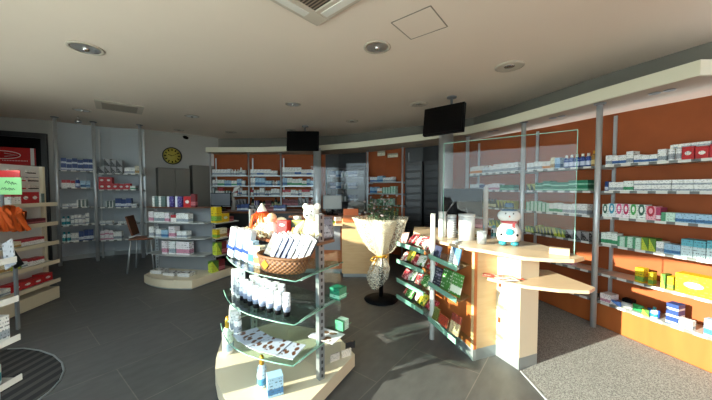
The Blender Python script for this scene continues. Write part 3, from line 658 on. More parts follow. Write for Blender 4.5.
for (nm_, L_, a, w_) in (('hour_hand', .09, R(290), .014), ('minute_hand', .14, R(60), .009)):
    obj(nm_, add_box(B(), (math.sin(a) * L_ / 2, -.024, math.cos(a) * L_ / 2), (w_, .004, L_), ry=a), M['black'], t)
def cabinet(pxa, pxb, pyt, lb, doors):
    a, c = on_clock(pxa, pyt, .34), on_clock(pxb, pyt, .34); m_ = (a + c) / 2; w_ = (Vector((c.x, c.y)) - Vector((a.x, a.y))).length; H = m_.z
    t = thing('tall_cabinet', lb, 'cabinet', (m_.x, m_.y, 0), cwz)
    obj('carcass', add_box(B(), (0, .17, H / 2), (w_, .32, H)), M['greycab'], t)
    for i in range(doors):
        dw = w_ / doors; x = -w_ / 2 + dw * (i + .5); dd = obj('door', add_box(B(), (x, 0, H / 2), (dw - .012, .02, H - .06), bev=.004), M['greycab'], t)
        obj('handle', add_tube(B(), [(x + dw * .35, -.03, H * .5), (x + dw * .35, -.03, H * .58)], .008), M['chrome'], dd)
cabinet(158, 190, 168, 'grey double door cabinet under the wall clock', 2)
cabinet(192.5, 214, 165.5, 'taller grey single door cabinet right of the clock', 1)

# ------------------------------------------------------------------ left corner shelving (niche)
Np = [(-5.78, 5.52), (-5.40, 5.92), (-4.66, 6.2)]
NZ = [1.87, 1.53, 1.12, .80, .55]
def niche_bay(a, c, lb, z_, posts):
    t = bay(a, c, .24, lb, z_, posts, 'corner shelving on the left', cz=CZ, pr=.03)
niche_bay(Np[0], Np[1], 'narrow left bay of the grey corner shelving', [1.87, 1.53, 1.14, .78, .45], (1, 0))
niche_bay(Np[1], Np[2], 'wide right bay of the grey corner shelving', [1.83, 1.49, 1.12, .76, .42], (1, 1))
GN = 'products on the left corner shelving'
L1, L2 = ', corner shelving left bay', ', corner shelving right bay'
row('on top shelf' + L1, Np[0], Np[1], 1.87, [('gap', .06), ('blue', .075, .1, .12, 6, 2)], group=GN)
row('on second shelf' + L1, Np[0], Np[1], 1.53, [('gap', .06), ('whitered', .06, .1, .15, 3), ('bblue', .07, .07, .20, 1), ('lightblue', .07, .1, .14, 2)], group=GN)
row('on third shelf' + L1, Np[0], Np[1], 1.14, [('gap', .06), ('white', .10, .1, .07, 2), ('grey', .05, .1, .15, 3)], group=GN)
row('on fourth shelf' + L1, Np[0], Np[1], .78, [('gap', .04), ('bteal', .06, .06, .18, 2), ('white', .05, .1, .10, 5, 2)], group=GN)
row('on bottom shelf' + L1, Np[0], Np[1], .45, [('gap', .04), ('bteal', .06, .06, .2, 2), ('white', .05, .1, .16, 2, 1), ('blue', .07, .1, .2, 4)], group=GN)
row('on top shelf' + L2, Np[1], Np[2], 1.83, [('gap', .04), ('black', .10, .12, .14, 1), ('black', .10, .12, .15, 3, 2), ('gap', .03), ('white', .09, .1, .13, 2), ('cream', .1, .1, .17, 2)], group=GN)
row('on second shelf' + L2, Np[1], Np[2], 1.49, [('gap', .04), ('red', .11, .12, .13, 2, 2), ('red', .10, .12, .13, 3), ('whitegreen', .1, .12, .08, 1)], group=GN)
row('on third shelf' + L2, Np[1], Np[2], 1.12, [('gap', .15), ('grey', .05, .08, .13, 3), ('blue', .09, .1, .17, 3), ('white', .1, .1, .06, 1)], group=GN)
row('on fourth shelf' + L2, Np[1], Np[2], .76, [('gap', .04), ('white', .1, .1, .07, 2), ('gap', .1), ('white', .1, .1, .05, 3)], group=GN)
row('on bottom shelf' + L2, Np[1], Np[2], .42, [('gap', .04), ('whitepink', .07, .1, .11, 3, 2), ('white', .07, .1, .17, 2), ('gap', .12), ('white', .12, .1, .06, 2)], group=GN)

# ------------------------------------------------------------------ middle-left gondola
def fan_unit(name, label, Lp, C, Rp, back, z_shelves, base_h, bulge, glassy, top_z, post_pts, cat='display stand', frac=.93):
    o0 = Vector(C); t = thing(name, label, cat, (C[0], C[1], 0))
    def rel(p): return (p[0] - C[0], p[1] - C[1])
    left = [rel(p) for p in arc(Lp, C, bulge)]; poly = left + [rel(Rp)] + [rel(p) for p in back]
    obj('base', add_prism(B(), poly, .02, base_h), M['cream'], t)
    cx = sum(p[0] for p in poly) / len(poly); cy = sum(p[1] for p in poly) / len(poly)
    obj('base_plinth', add_prism(B(), [(cx + (p[0] - cx) * .96, cy + (p[1] - cy) * .96) for p in poly], 0, .03), M['kick'], t)
    pc = [rel(p) for p in post_pts]
    for (x, y) in pc:
        b = B(); add_box(b, (x, y, (top_z + base_h) / 2), (.045, .045, top_z - base_h), R(40))
        pp = obj('post', b, M['postg'], t); b = B()
        for k in range(int((top_z - base_h) / .05)): add_box(b, (x, y, base_h + .03 + k * .05), (.012, .052, .022), R(40)); 
        obj('post_slots', b, M['dark'], pp)
    return t, rel, poly
t, rel, poly = fan_unit('shelf_gondola', 'low grey backed gondola with cream base, left of centre', (-3.36, 4.47), (-2.44, 4.19), (-2.14, 4.92), [(-2.35, 5.05), (-3.5, 5.15)], [], .14, .10, False, 1.20, [(-3.42, 4.86), (-2.36, 4.70)])
b = B(); add_strip(b, [rel((-3.40, 4.88)), rel((-2.38, 4.72))], .14, 1.20, .02); obj('back_panel', b, M['greym'], t)
GZ = [.44, .71, .96]
for z in GZ + [1.21]:
    pts = [rel(p) for p in arc((-3.48, 4.72), (-2.40, 4.50), .10)] + [rel((-2.36, 4.72)), rel((-3.42, 4.90))]
    s = obj('shelf', add_prism(B(), pts, z - .014, z), M['brown'] if z > 1.2 else M['gedge'] if False else M['shelfw'], t)
    if z < 1.2:
        s = obj('side_shelf', add_prism(B(), [rel((-2.36, 4.66)), rel((-2.20, 4.46)), rel((-2.02, 4.90)), rel((-2.22, 5.05))], z - .014, z), M['shelfw'], t)
g = 'boxes on the low gondola'
A0, A1 = (-3.43, 4.70), (-2.42, 4.49)
a_ = [(-3.43, 4.66), (-2.42, 4.46)]
row('on top of the low gondola', (-3.40, 4.68), (-2.4, 4.5), 1.21, [('gap', .04), ('grey', .12, .06, .17, 2), ('gap', .03), ('purple', .12, .06, .17, 1), ('gap', .03), ('purple', .12, .06, .17, 1), ('gap', .03), ('red', .13, .06, .17, 1), ('maroon', .08, .05, .21, 1)], inset=.02, group=g)
row('on upper shelf, low gondola', *a_, .96, [('whitepink', .09, .1, .17, 1), ('gap', .01), ('white', .10, .1, .16, 2), ('whitepink', .09, .1, .15, 1), ('gap', .02), ('whitered', .10, .1, .12, 1), ('white', .08, .1, .15, 2), ('white', .06, .1, .14, 1)], inset=.03, group=g)
row('on middle shelf, low gondola', *a_, .71, [('white', .09, .1, .17, 1), ('gap', .04), ('white', .10, .1, .13, 1), ('lightblue', .12, .1, .12, 1), ('gap', .02), ('whitepink', .12, .1, .18, 1), ('gap', .03), ('white', .09, .1, .11, 2)], inset=.03, group=g)
row('on lower shelf, low gondola', *a_, .44, [('gap', .24), ('whitepink', .11, .1, .21, 1), ('gap', .02), ('white', .12, .1, .21, 1), ('gap', .02), ('whitepink', .12, .1, .21, 2)], inset=.03, group=g)
b_ = [(-2.22, 4.52), (-2.05, 4.92)]
row('on upper side shelf, low gondola', *b_, .96, [('yellow', .10, .12, .25, 1), ('bigyellow', .15, .12, .14, 1), ('maroon', .09, .1, .08, 1)], inset=.0, group=g)
row('on middle side shelf, low gondola', *b_, .71, [('yellow', .06, .1, .14, 1), ('cream', .14, .1, .15, 1), ('maroon', .08, .1, .12, 1)], inset=.0, group=g)
row('on lower side shelf, low gondola', *b_, .44, [('lime', .09, .1, .2, 1), ('maroon', .1, .1, .2, 1), ('whitepink', .1, .1, .2, 1)], inset=.0, group=g)
row('on the low gondola base side', (-2.28, 4.55), (-2.10, 4.95), .14, [('lime', .12, .1, .18, 1), ('maroon', .12, .1, .18, 1)], inset=.05, group=g)
def magazine(x, y, z, w_, h, rz, label, mat, th=.012, group=None, rx=0, ry=0, name='magazine'):
    b = B(); add_box(b, (0, 0, th / 2), (w_, h, th)); o = obj(name, b, mat, None, (x, y, z), rz); o.rotation_euler = (rx, ry, rz); tag(o, label, 'magazine' if name == 'magazine' else 'leaflet', group); return o
for i, (x, y, n, lb) in enumerate(((-3.2, 4.60, 4, 'left'), (-2.93, 4.50, 3, 'middle'), (-2.66, 4.44, 4, 'right'))):
    for k in range(n): magazine(x, y, .141 + k * .013, .2, .16, R(-12) + k * .03, 'white magazine, %s pile on the gondola base, %s from below' % (lb, ORD[k]), P('dcdcda', '4a4640', 'photo'), group='magazines on the gondola base')
# wooden high stool / chair behind the gondola
t = thing('wooden_chair', 'brown wooden chair with pale metal legs left of the low gondola', 'chair', (-3.93, 5.25, 0), R(20))
obj('seat', add_box(B(), (0, 0, .60), (.36, .36, .03), bev=.008), M['brown'], t)
obj('backrest', add_box(B(), (-.17, 0, .84), (.025, .34, .36), ry=R(-14), bev=.006), M['brown'], t)
for (x, y) in ((-.15, -.15), (.15, -.15), (-.15, .15), (.15, .15)): obj('leg', add_tube(B(), [(x, y, .585), (x * 1.35, y * 1.35, 0)], .013), M['steelm'], t)

# ------------------------------------------------------------------ far-left service counter with monitor
t = thing('service_counter', 'dark low counter behind the gondola with a screen on it', 'counter', (-2.3, 6.2, 0))
obj('counter_body', add_box(B(), (0, .0, .5), (2.6, .55, 1.0)), M['dark'], t); obj('worktop', add_box(B(), (0, -.03, 1.02), (2.7, .65, .04), bev=.008), M['brown'], t)
def monitor(x, y, z, w_, h, rz, label, mat, back=None):
    t = thing('computer_monitor', label, 'monitor', (x, y, z), rz)
    obj('foot', add_box(B(), (0, .03, .008), (.2, .16, .016), bev=.004), M['black'], t); obj('neck', add_tube(B(), [(0, .05, .01), (0, .05, .16)], .018), M['black'], t)
    obj('casing', add_box(B(), (0, .03, .1 + h / 2), (w_, .03, h), bev=.006), M['black'] if back is None else back, t); obj('display_panel', add_box(B(), (0, .012, .1 + h / 2), (w_ - .03, .008, h - .03)), mat, t)
monitor(-2.86, 6.0, 1.04, .45, .28, R(-5), 'grey faced monitor on the dark counter behind the gondola', plain('grey_screen', '6a7078', .3))
t = thing('white_ornament', 'white curved ornament sticking up behind the gondola, sunlit', 'ornament', (-2.72, 6.3, 1.04)); obj('stem', add_tube(B(), [(0, 0, 0), (.02, 0, .2), (-.05, 0, .33), (.06, 0, .45), (.16, 0, .53)], [.05, .04, .04, .05, .02], 10), M['whiteg'], t)
row('on the dark counter behind the gondola', (-2.5, 5.95), (-1.2, 5.95), 1.04, [('blue', .08, .08, .14, 3), ('black', .1, .1, .12, 2), ('maroon', .1, .1, .1, 3), ('blue', .08, .1, .12, 3)], group='boxes on the dark counter')

# ------------------------------------------------------------------ centre counter
ox, oy = -.19, 4.80
t = thing('centre_counter', 'beech fronted centre counter with a glass side niche', 'counter', (ox, oy, 0))
obj('front_panel', add_box(B(), (.36, .02, .52), (.78, .04, .92)), M['beech'], t)
obj('kick_strip', add_box(B(), (.36, .04, .05), (.78, .04, .10)), M['kick'], t)
obj('side_panel', add_box(B(), (-.03, .30, .53), (.04, .56, .94)), M['beech'], t)
obj('recess_body', add_box(B(), (-.50, .45, .50), (.90, .30, 1.0)), M['cherry'], t)
obj('worktop', add_box(B(), (-.10, .42, 1.02), (1.75, .62, .035), bev=.006), M['brown'], t)
obj('front_ledge', add_box(B(), (-.36, .08, .90), (.66, .34, .025), bev=.004), M['beechh'], t)
obj('top_front', add_box(B(), (.36, -.01, 1.0), (.78, .02, .11)), M['cherry'], t)
obj('recess_panel', add_box(B(), (-.30, .27, .64), (.42, .015, .46)), plain('grey_poster', '8c8f96', .4), t)
obj('foot_base', add_box(B(), (-.50, .42, .03), (.90, .30, .06)), M['kick'], t)
monitor(-.42, 4.98 + .1, 1.04, .34, .25, R(8), 'square grey monitor standing on the centre counter', plain('lit_grey_screen', '8c9190', .3), M['greym'])
t = thing('card_terminal', 'small white card terminal right of the grey monitor', 'card terminal', (-.10, 5.15, 1.038)); obj('terminal_body', add_box(B(), (0, 0, .06), (.12, .08, .11), rx=R(-20), bev=.01), M['white'], t); obj('keypad', add_box(B(), (0, -.042, .05), (.08, .01, .05), rx=R(-20)), M['greym'], t)
for i, (dx, k, h, lb) in enumerate(((-.62, 'yellow', .10, 'yellow'), (-.50, 'lime', .07, 'green and yellow'), (-.38, 'red', .09, 'red'), (-.22, 'lime', .05, 'flat lime'), (-.12, 'whiteorange', .11, 'orange striped'))):
    mk(k, .10, .08, h, (ox + dx, oy + .04, .913), .1 * i, '%s packet on the ledge of the centre counter' % lb)
o = obj('orange_folder', add_box(B(), (0, 0, .06), (.26, .06, .115), bev=.003), plain('orange_card', 'dc7038', .5), None, (ox + .1, oy + .15, 1.04)); tag(o, 'orange carton on the centre counter next to the wrapped planter', 'box')
t = thing('acrylic_screen', 'clear upright acrylic screen over the centre counter', 'sneeze guard', (ox - .10, oy + .38, 1.038)); obj('pane', add_box(B(), (0, 0, .50), (1.05, .006, .96)), M['acryl'], t)
for s in (-.35, .35): obj('foot', add_box(B(), (s, 0, .012), (.05, .12, .024)), M['steel'], t)

# ------------------------------------------------------------------ wrapped planter
px_, py_ = .34, 3.82
t = thing('wrapped_planter', 'tall planter wrapped in dotted cellophane tied with gold ribbon', 'planter', (px_, py_, 0))
obj('foot_plate', add_lathe(B(), [(.22, 0), (.23, .012), (.10, .03), (.04, .05)], n=28), M['black'], t)
obj('stand', add_tube(B(), [(0, 0, .03), (0, 0, .60)], .03), M['black'], t)
obj('planter_bowl', add_lathe(B(), [(.04, .58), (.10, .72), (.16, .90), (.22, 1.08), (.20, 1.08), (.14, .95)], n=28), plain('bowl_silver', 'd9d0b4', .4, .1, noise=.2, nscale=40), t)
rr = random.Random(2); ph = [rr.uniform(0, 6) for _ in range(4)]
def ruff(a, z): return 1 + .07 * math.sin(7 * a + ph[0]) + .05 * math.sin(13 * a + ph[1] + z * 5)
b = B(); add_lathe(b, [(.035, .14), (.10, .22), (.14, .32), (.13, .45), (.055, .585), (.06, .605), (.16, .68), (.245, .81), (.305, .95), (.335, 1.06), (.365, 1.12), (.357, 1.12), (.325, 1.06)], n=72, mod=ruff)
for f in [f for f in b.faces if len(f.verts) > 4]: b.faces.remove(f)
for v in b.verts:
    if v.co.z < .5: v.co.x -= (.5 - v.co.z) * .25; 
obj('cellophane_wrap', b, M['foil'], t)
b = B(); add_lathe(b, [(.062, .58), (.072, .595), (.062, .61)], n=20)
add_tube(b, [(-.05, -.05, .595), (-.12, -.09, .60), (-.15, -.10, .56), (-.09, -.08, .55), (-.05, -.05, .595), (.03, -.08, .62), (.10, -.1, .65), (.05, -.08, .59)], .009); add_tube(b, [(-.05, -.06, .59), (-.10, -.1, .5), (-.13, -.1, .42)], .007)
obj('ribbon', b, M['gold'], t)
t2 = t
pr_ = random.Random(5); b = B(); b3 = B(); b4 = B()
for i in range(60):
    a = pr_.uniform(0, 6.28); r0 = pr_.uniform(0, .2); h = pr_.uniform(.08, .34); r1 = r0 + pr_.uniform(.0, .08)
    p0 = Vector((r0 * math.cos(a), r0 * math.sin(a), 1.02)); p1 = Vector((r1 * math.cos(a), r1 * math.sin(a), 1.08 + h)); add_tube(b, [p0, (p0 + p1) / 2 + Vector((.01, 0, .0)), p1], .003, 5)
    if i % 2: obj('flower_head', add_ball(B(), p1, .017, (1, 1, .8), 7), M['rose'], t)
    else:
        for q in range(3):
            c_ = p0.lerp(p1, .45 + q * .25); add_ball(b4, c_, .020, (1, .35, .55), 7)
obj('flower_stems', b, M['green'], t); b3.free(); obj('leaves', b4, M['green'], t)['kind'] = 'stuff'
b = B(); add_lathe(b, [(.17, 1.0), (.19, 1.05), (.001, 1.07)], n=24); obj('soil', b, M['brown'], t)

# ------------------------------------------------------------------ big round display stand in front
DA, DC, DB = (-1.24, 2.60), (-.46, 1.52), (-.01, 2.33)
t, rel, poly = fan_unit('round_display_stand', 'large glass shelved display stand on a curved cream base, in front', DA, DC, DB, [(-.22, 2.72), (-.85, 2.90)], [], .12, .16, True, 1.32, [(-.26, 2.03), (-.93, 2.55)])
def lx(p): return rel(p)
P1, P2 = (-.26, 2.03), (-.93, 2.55)
def gshelf(z, A, C_, B_, bul, nm_='glass_shelf'):
    pts = [rel(p) for p in arc(A, C_, bul)] + [rel(B_), rel((-.25, 2.20)), rel((-.90, 2.66))]
    s = obj(nm_, add_prism(B(), pts, z - .008, z), M['gshelf'], t)
    b = B(); ps = arc(A, C_, bul); add_tube(b, [(*rel(p), z - .004) for p in ps] + [(*rel(B_), z - .004)], .0042, 6); obj('glass_edge', b, M['gedge'], s)
    b = B()
    for (p, q) in ((P1, C_), (P1, B_), (P2, A)):
        p_, q_ = Vector(rel(p)), Vector(rel(q)); e = p_.lerp(q_, .8); add_tube(b, [(*p_, z - .03), (*e, z - .014)], .008, 6)
    obj('shelf_arm', b, M['steel'], s)
gshelf(.945, (-1.07, 2.34), (-.365, 1.70), (-.10, 2.16), .09)
gshelf(.677, (-1.08, 2.30), (-.375, 1.70), (-.06, 2.24), .11)
gshelf(.410, (-1.10, 2.28), (-.39, 1.72), (-.04, 2.30), .12)
b = B(); add_strip(b, [rel((-.27, 2.05)), rel((-.92, 2.56))], .18, 1.10, .006, -1); obj('glass_back_panel', b, M['acryl'], t)
b = B(); add_strip(b, [rel((-.25, 2.05)), rel((-.12, 2.22))], .18, 1.02, .006); obj('glass_side_panel', b, M['acryl'], t)
pts = [rel(p) for p in [(-.98, 2.42), (-.62, 2.08), (-.27, 1.96), (-.16, 2.12), (-.26, 2.34), (-.88, 2.80)]]
obj('top_board', add_prism(B(), pts, 1.105, 1.125), M['brown'], t)

# basket of magazines
def basket(c, rx_, ry_, h, rz):
    t = thing('wicker_basket', 'oval brown wicker basket of booklets on the front display stand', 'basket', c, rz)
    b = B(); add_lathe(b, [(.86, .004), (.93, h * .3), (.97, h * .6), (1, h), (.94, h), (.90, h * .5), (.80, .012)], n=40, sx=rx_, sy=ry_, uv=True); obj('woven_side', b, M['wicker'], t)
    b = B(); add_prism(b, [(rx_ * .84 * math.cos(a * math.pi / 16), ry_ * .84 * math.sin(a * math.pi / 16)) for a in range(32)], .003, .012); obj('basket_bottom', b, M['wicker'], t)
    b = B(); add_tube(b, [(rx_ * math.cos(a * math.pi / 18), ry_ * math.sin(a * math.pi / 18), h) for a in range(37)], .010, 8, False); obj('rim', b, M['wicker'], t)
    b = B(); add_box(b, (-.05, -ry_ * .99, h * .55), (.045, .006, .045), ry=R(45)); obj('diamond_badge', b, M['gold'], t)
    return t
BC = (-.50, 1.93)
basket((BC[0], BC[1], .946), .205, .115, .105, R(-28))
bd = Vector((math.cos(R(-28)), math.sin(R(-28))))
cols = [('black and white booklet', P('0c0c10', 'c8c8cc', 'diag', '808088')), ('navy blue booklet', P('0f1c44', '9098b0', 'top', '5060a0')), ('large navy and white booklet', P('14244e', 'd0d0d6', 'side', '5060a0')), ('silver booklet', P('c4c6cc', '24356a', 'band')), ('silver booklet with a black bow print', P('d4d4d8', '18181c', 'oval')), ('white booklet with a thin dark stripe', P('e2e2e4', '2a2a30', 'side')), ('outermost pale grey booklet', P('c9c9d0', '3a3a44', 'diag'))]
for i, (lb, mt) in enumerate(cols):
    p = Vector(BC) + bd * (-.13 + i * .042)
    b = B(); add_box(b, (0, 0, .12), (.095, .020, .24)); q_ = Vector((-bd.y, bd.x)) * (-.012 + .009 * i); o = obj('booklet', b, mt, None, (p.x - .02 + q_.x, p.y + q_.y, .965)); o.rotation_euler = (R(-12), R(24), R(-28 - 8)); tag(o, lb + ' leaning in the wicker basket', 'booklet')
# tissue packs left of the basket
for i, (dx, dy) in enumerate(((0, 0), (.085, -.075), (.165, -.155))):
    t = thing('tissue_pack', 'white upright pack with navy cuff left of the basket, %s' % ['leftmost', 'middle', 'rightmost'][i], 'wrapped pack', (-1.00 + dx * 1.05, 2.30 + dy * .95, .948), R(-32), 'white wrapped packs')
    obj('pack_body', add_box(B(), (.02, 0, .125), (.078, .06, .25), ry=R(13), bev=.014), P('c9ccd0', '8fa4c8', 'side', '9aa4b4'), t)
    obj('navy_cuff', add_box(B(), (.008, 0, .085), (.082, .064, .026), ry=R(13)), M['blue'], t)
row('in the middle of the upper glass shelf', (-.80, 2.10), (-.66, 2.00), .947, [('lightblue', .06, .05, .17, 1), ('cream', .07, .05, .14, 1)], inset=.0, group='cartons behind the basket')
row('in added shading row behind basket, upper glass shelf', (-.86, 2.36), (-.30, 1.98), .947, [('white', .07, .05, .10, 3), ('lightblue', .07, .05, .11, 2), ('white', .07, .05, .1, 2)], inset=-.03, group='cartons behind the basket')  # extra cartons added to stop sun passing through the glass stand
# shelf 2: tubes and cartons
fr = arc((-1.04, 2.28), (-.40, 1.74), .085, 12)
def along(frp, s):
    L = 0
    for i in range(len(frp) - 1):
        l = (frp[i + 1] - frp[i]).length
        if L + l >= s: d = (frp[i + 1] - frp[i]) / l; return frp[i] + d * (s - L), d
        L += l
    return frp[-1], d
for i in range(8):
    p, d = along(fr, .27 + i * .073); nb = Vector((-d.y, d.x)); q = p + nb * .055
    mk('tblue', .052, .052, .165 if i < 3 else .15, (q.x, q.y, .678), math.atan2(d.y, d.x), 'white tube on black cap, %s from left, front row, middle glass shelf' % ORD[i], 'white tubes on the middle glass shelf')
for i in range(6):  # rear goods put in to shade the counter side beyond the stand
    p, d = along(fr, .30 + i * .075); nb = Vector((-d.y, d.x)); q = p + nb * .135
    mk('tblue' if i % 2 else 'white', .05, .05, .17, (q.x, q.y, .678), math.atan2(d.y, d.x), 'white %s, %s from left, added shading row at rear, middle glass shelf' % ('tube' if i % 2 else 'carton', ORD[i]), 'added shading row on the middle glass shelf')
for s, off, k, w_, h, lb in ((.02, .05, 'twhite', .055, .15, 'white cream tube at the left end of the middle glass shelf'), (.10, .05, 'white', .07, .19, 'tall white carton, second from the left end of the middle glass shelf'), (.185, .06, 'white', .065, .20, 'tall white carton beside the first black capped tube')):
    p, d = along(fr, s); nb = Vector((-d.y, d.x)); q = p + nb * off; mk(k, w_, .06, h, (q.x, q.y, .678), math.atan2(d.y, d.x), lb)
# shelf 3: leaflets with portraits, white cartons at the left
fr3 = arc((-1.06, 2.25), (-.42, 1.76), .09, 12)
for i in range(5):
    p, d = along(fr3, .28 + i * .125); nb = Vector((-d.y, d.x)); q = p + nb * .11
    magazine(q.x, q.y, .411 + .004 * (i % 2), .12, .18, math.atan2(d.y, d.x), 'pale leaflet with portrait photos on the lowest glass shelf, %s from the left' % ORD[i], P('aab4c4', '5a3a28', 'photo', '6a6a70'), th=.004, group='portrait leaflets', name='leaflet')
magazine(-.22, 2.08, .411, .16, .22, R(60), 'open pale leaflet on the lowest glass shelf, near the steel post', P('d4d6da', '7a5a40', 'photo'), th=.004, name='leaflet')
for s, off, k, w_, h, lb in ((.03, .06, 'twhite', .06, .16, 'white cream tube at the left end of the lowest glass shelf'), (.12, .06, 'white', .075, .15, 'white carton on the lowest glass shelf, left of the leaflets'), (.205, .06, 'bwhite', .06, .14, 'white bottle on the lowest glass shelf, beside the leaflets')):
    p, d = along(fr3, s); nb = Vector((-d.y, d.x)); q = p + nb * off; mk(k, w_, .07, h, (q.x, q.y, .411), math.atan2(d.y, d.x), lb)
# items on the base
mk('bwhite', .07, .07, .30, (-1.10, 2.43, .121), 0, 'tall white pump bottle with gold top at the left of the display base')['category'] = 'bottle'
def goldbottle(x, y, z, w_, h, lb, body):
    t = thing('spray_bottle', lb, 'bottle', (x, y, z)); r = w_ / 2
    obj('bottle_body', add_lathe(B(), [(r * .95, 0), (r, .01), (r, h * .6), (r * .7, h * .68), (r * .4, h * .7)], n=16), body, t)
    obj('gold_cap', add_lathe(B(), [(r * .5, h * .7), (r * .5, h * .9), (r * .3, h), (.001, h)], n=14), M['gold'], t)
for o in [o for o in COL.objects if o.get('label', '').startswith('tall white pump bottle')]: bpy.data.objects.remove(o)
goldbottle(-1.08, 2.36, .121, .09, .31, 'tall white spray bottle with gold cap at the left of the display base', P('e9e6dc', '9fb8c8', 'band'))
goldbottle(-.66, 1.95, .121, .065, .22, 'slim pale blue bottle with gold cap on the front display base', P('c9dbe6', '4a90b8', 'band'))
mk('lightblue', .10, .08, .13, (-.55, 1.88, .121), R(25), 'pale blue box with fine print on the front display base')
for i, (x, y, mt, lb) in enumerate(((-.17, 2.24, P('d8d0c4', '8a5a3a', 'photo'), 'leaflet with tan portrait on the display base, nearest the post'), (-.08, 2.30, P('e0d4c4', '6a3a28', 'photo'), 'leaflet with a smiling face on the display base, right side'), (-.05, 2.42, P('2a2628', 'b09078', 'photo'), 'dark small leaflet at the rear right of the display base'))):
    b = B(); add_box(b, (0, 0, .03), (.085, .012, .06)); b2 = b; o = obj('card_holder', b2, mt, None, (x, y, .121), R(35 - i * 8)); tag(o, lb, 'leaflet')
# right side glass shelves items
mk('green', .09, .09, .085, (-.135, 2.13, .678), R(55), 'vivid green box on the right side of the middle glass shelf')
mk('mint', .075, .075, .075, (-.11, 2.19, .411), R(55), 'pale green cube box on the right side of the lowest glass shelf')
# toys on the top board
def figure(name, label, c, rz, parts, base):
    t = thing(name, label, 'toy', c, rz); t.scale = (base, base, base)
    for (nm_, bm, mt) in parts: obj(nm_, bm, mt, t)
    return t
b = B(); add_lathe(b, [(.03, 0), (.055, .01), (.06, .05), (.045, .09), (.03, .11)], n=16)
add_tube(b, [(.03, -.02, .09), (.06, -.05, .05), (.07, -.07, .03)], [.02, .018, .015]); add_tube(b, [(-.03, -.02, .09), (-.06, -.05, .06), (-.065, -.07, .035)], [.02, .018, .015])
hd = B(); add_ball(hd, (0, -.005, .145), .045); add_ball(hd, (.035, 0, .18), .018); add_ball(hd, (-.035, 0, .18), .018); add_ball(hd, (0, -.045, .135), .02)
eye = B(); add_ball(eye, (.016, -.043, .155), .005, seg=8); add_ball(eye, (-.016, -.043, .155), .005, seg=8); add_ball(eye, (0, -.064, .138), .006, seg=8)
figure('plush_bear', 'cream plush bear with round head at the right end of the display top', (-.33, 2.12, 1.126), R(-15), [('body', b, M['plush']), ('head', hd, M['plushw']), ('face', eye, M['black'])], 1.35)
b = B(); add_lathe(b, [(.07, 0), (.075, .03), (.04, .09), (.02, .13)], n=14, mod=lambda a, z: 1 + .15 * math.sin(9 * a))
hd = B(); add_ball(hd, (0, 0, .15), .035); hat = B(); add_lathe(hat, [(.038, .165), (.03, .19), (.012, .22), (.001, .235)], n=14); br = B(); add_lathe(br, [(.03, .16), (.045, .168), (.03, .176)], n=14)
hair = B()
for k in range(26): a = k / 26 * 6.28; add_tube(hair, [(.03 * math.cos(a), .03 * math.sin(a), .165), (.07 * math.cos(a), .07 * math.sin(a), .14), (.10 * math.cos(a) + .01, .09 * math.sin(a), .07 + .03 * math.sin(3 * a))], .006, 5)
figure('cloth_doll', 'cloth doll with orange yarn hair and white hat on the display top', (-.78, 2.36, 1.126), R(10), [('dress', b, M['plush']), ('head', hd, M['skin']), ('yarn_hair', hair, M['orangef']), ('hat', hat, M['plushw']), ('hat_brim', br, M['red'])], 1.1)
b = B(); add_lathe(b, [(.05, 0), (.06, .03), (.035, .08), (.02, .10)], n=14)
hd = B(); add_ball(hd, (0, 0, .125), .035); wings = B(); add_ball(wings, (.06, .02, .09), .05, (1, .25, .8)); add_ball(wings, (-.06, .02, .09), .05, (1, .25, .8))
figure('angel_doll', 'small cream angel doll with wings beside the orange haired doll', (-.67, 2.26, 1.126), R(-5), [('robe', b, M['plushw']), ('head', hd, M['skin']), ('wings', wings, M['plush'])], 1.15)
for k in range(9):
    a = -2.9 + k * .33; 
for k, (x, y) in enumerate(((-.84, 2.30), (-.70, 2.20), (-.52, 2.12), (-.90, 2.44))):
    t = thing('tinsel_bow', '%s cream and gold ribbon bow along the display top edge' % ['left', 'middle', 'right', 'rear left'][k], 'ribbon bow', (x, y, 1.126), k * .7)
    b = B()
    for q in range(7): a = q * .9; add_tube(b, [(0, 0, .01), (.04 * math.cos(a), .04 * math.sin(a), .05), (.07 * math.cos(a + .3), .06 * math.sin(a + .3), .03), (.05 * math.cos(a + .5), .05 * math.sin(a + .5), .008), (0, 0, .01)], .007, 6)
    obj('ribbon_loops', b, M['plush'] if k % 2 else M['plushw'], t)
mk('red', .085, .06, .065, (-.56, 2.21, 1.126), R(-25), 'red box under another red box on the display top'); mk('red', .085, .06, .065, (-.56, 2.21, 1.192), R(-20), 'upper red box of two on the display top')
mk('darkgreen', .10, .05, .13, (-.45, 2.22, 1.126), R(-20), 'dark green box beside the red boxes on the display top')
o = obj('orange_card', add_box(B(), (0, 0, .035), (.06, .008, .07), ry=R(25)), plain('orange_paper', 'e8702a', .5), None, (-.46, 2.12, 1.133), R(-25)); tag(o, 'small orange card tilted between red box and plush bear', 'card')
t = thing('white_lid_jar', 'white jar standing behind the green and black boxes', 'jar', (-.48, 2.34, 1.126)); obj('jar_body', add_lathe(B(), [(.035, 0), (.04, .01), (.04, .12), (.03, .125)], n=16), M['whiteg'], t); obj('lid', add_lathe(B(), [(.034, .125), (.034, .15), (.001, .155)], n=16), M['whiteg'], t)
o = obj('grey_pouch', pillow(.14, .17, .05, seed=9), P('b8b8c0', '8a8a98', 'diag'), None, (-.22, 2.12, 1.126), R(40)); o.rotation_euler.x = R(-8); tag(o, 'pale grey pouch leaning behind the plush bear', 'pouch')

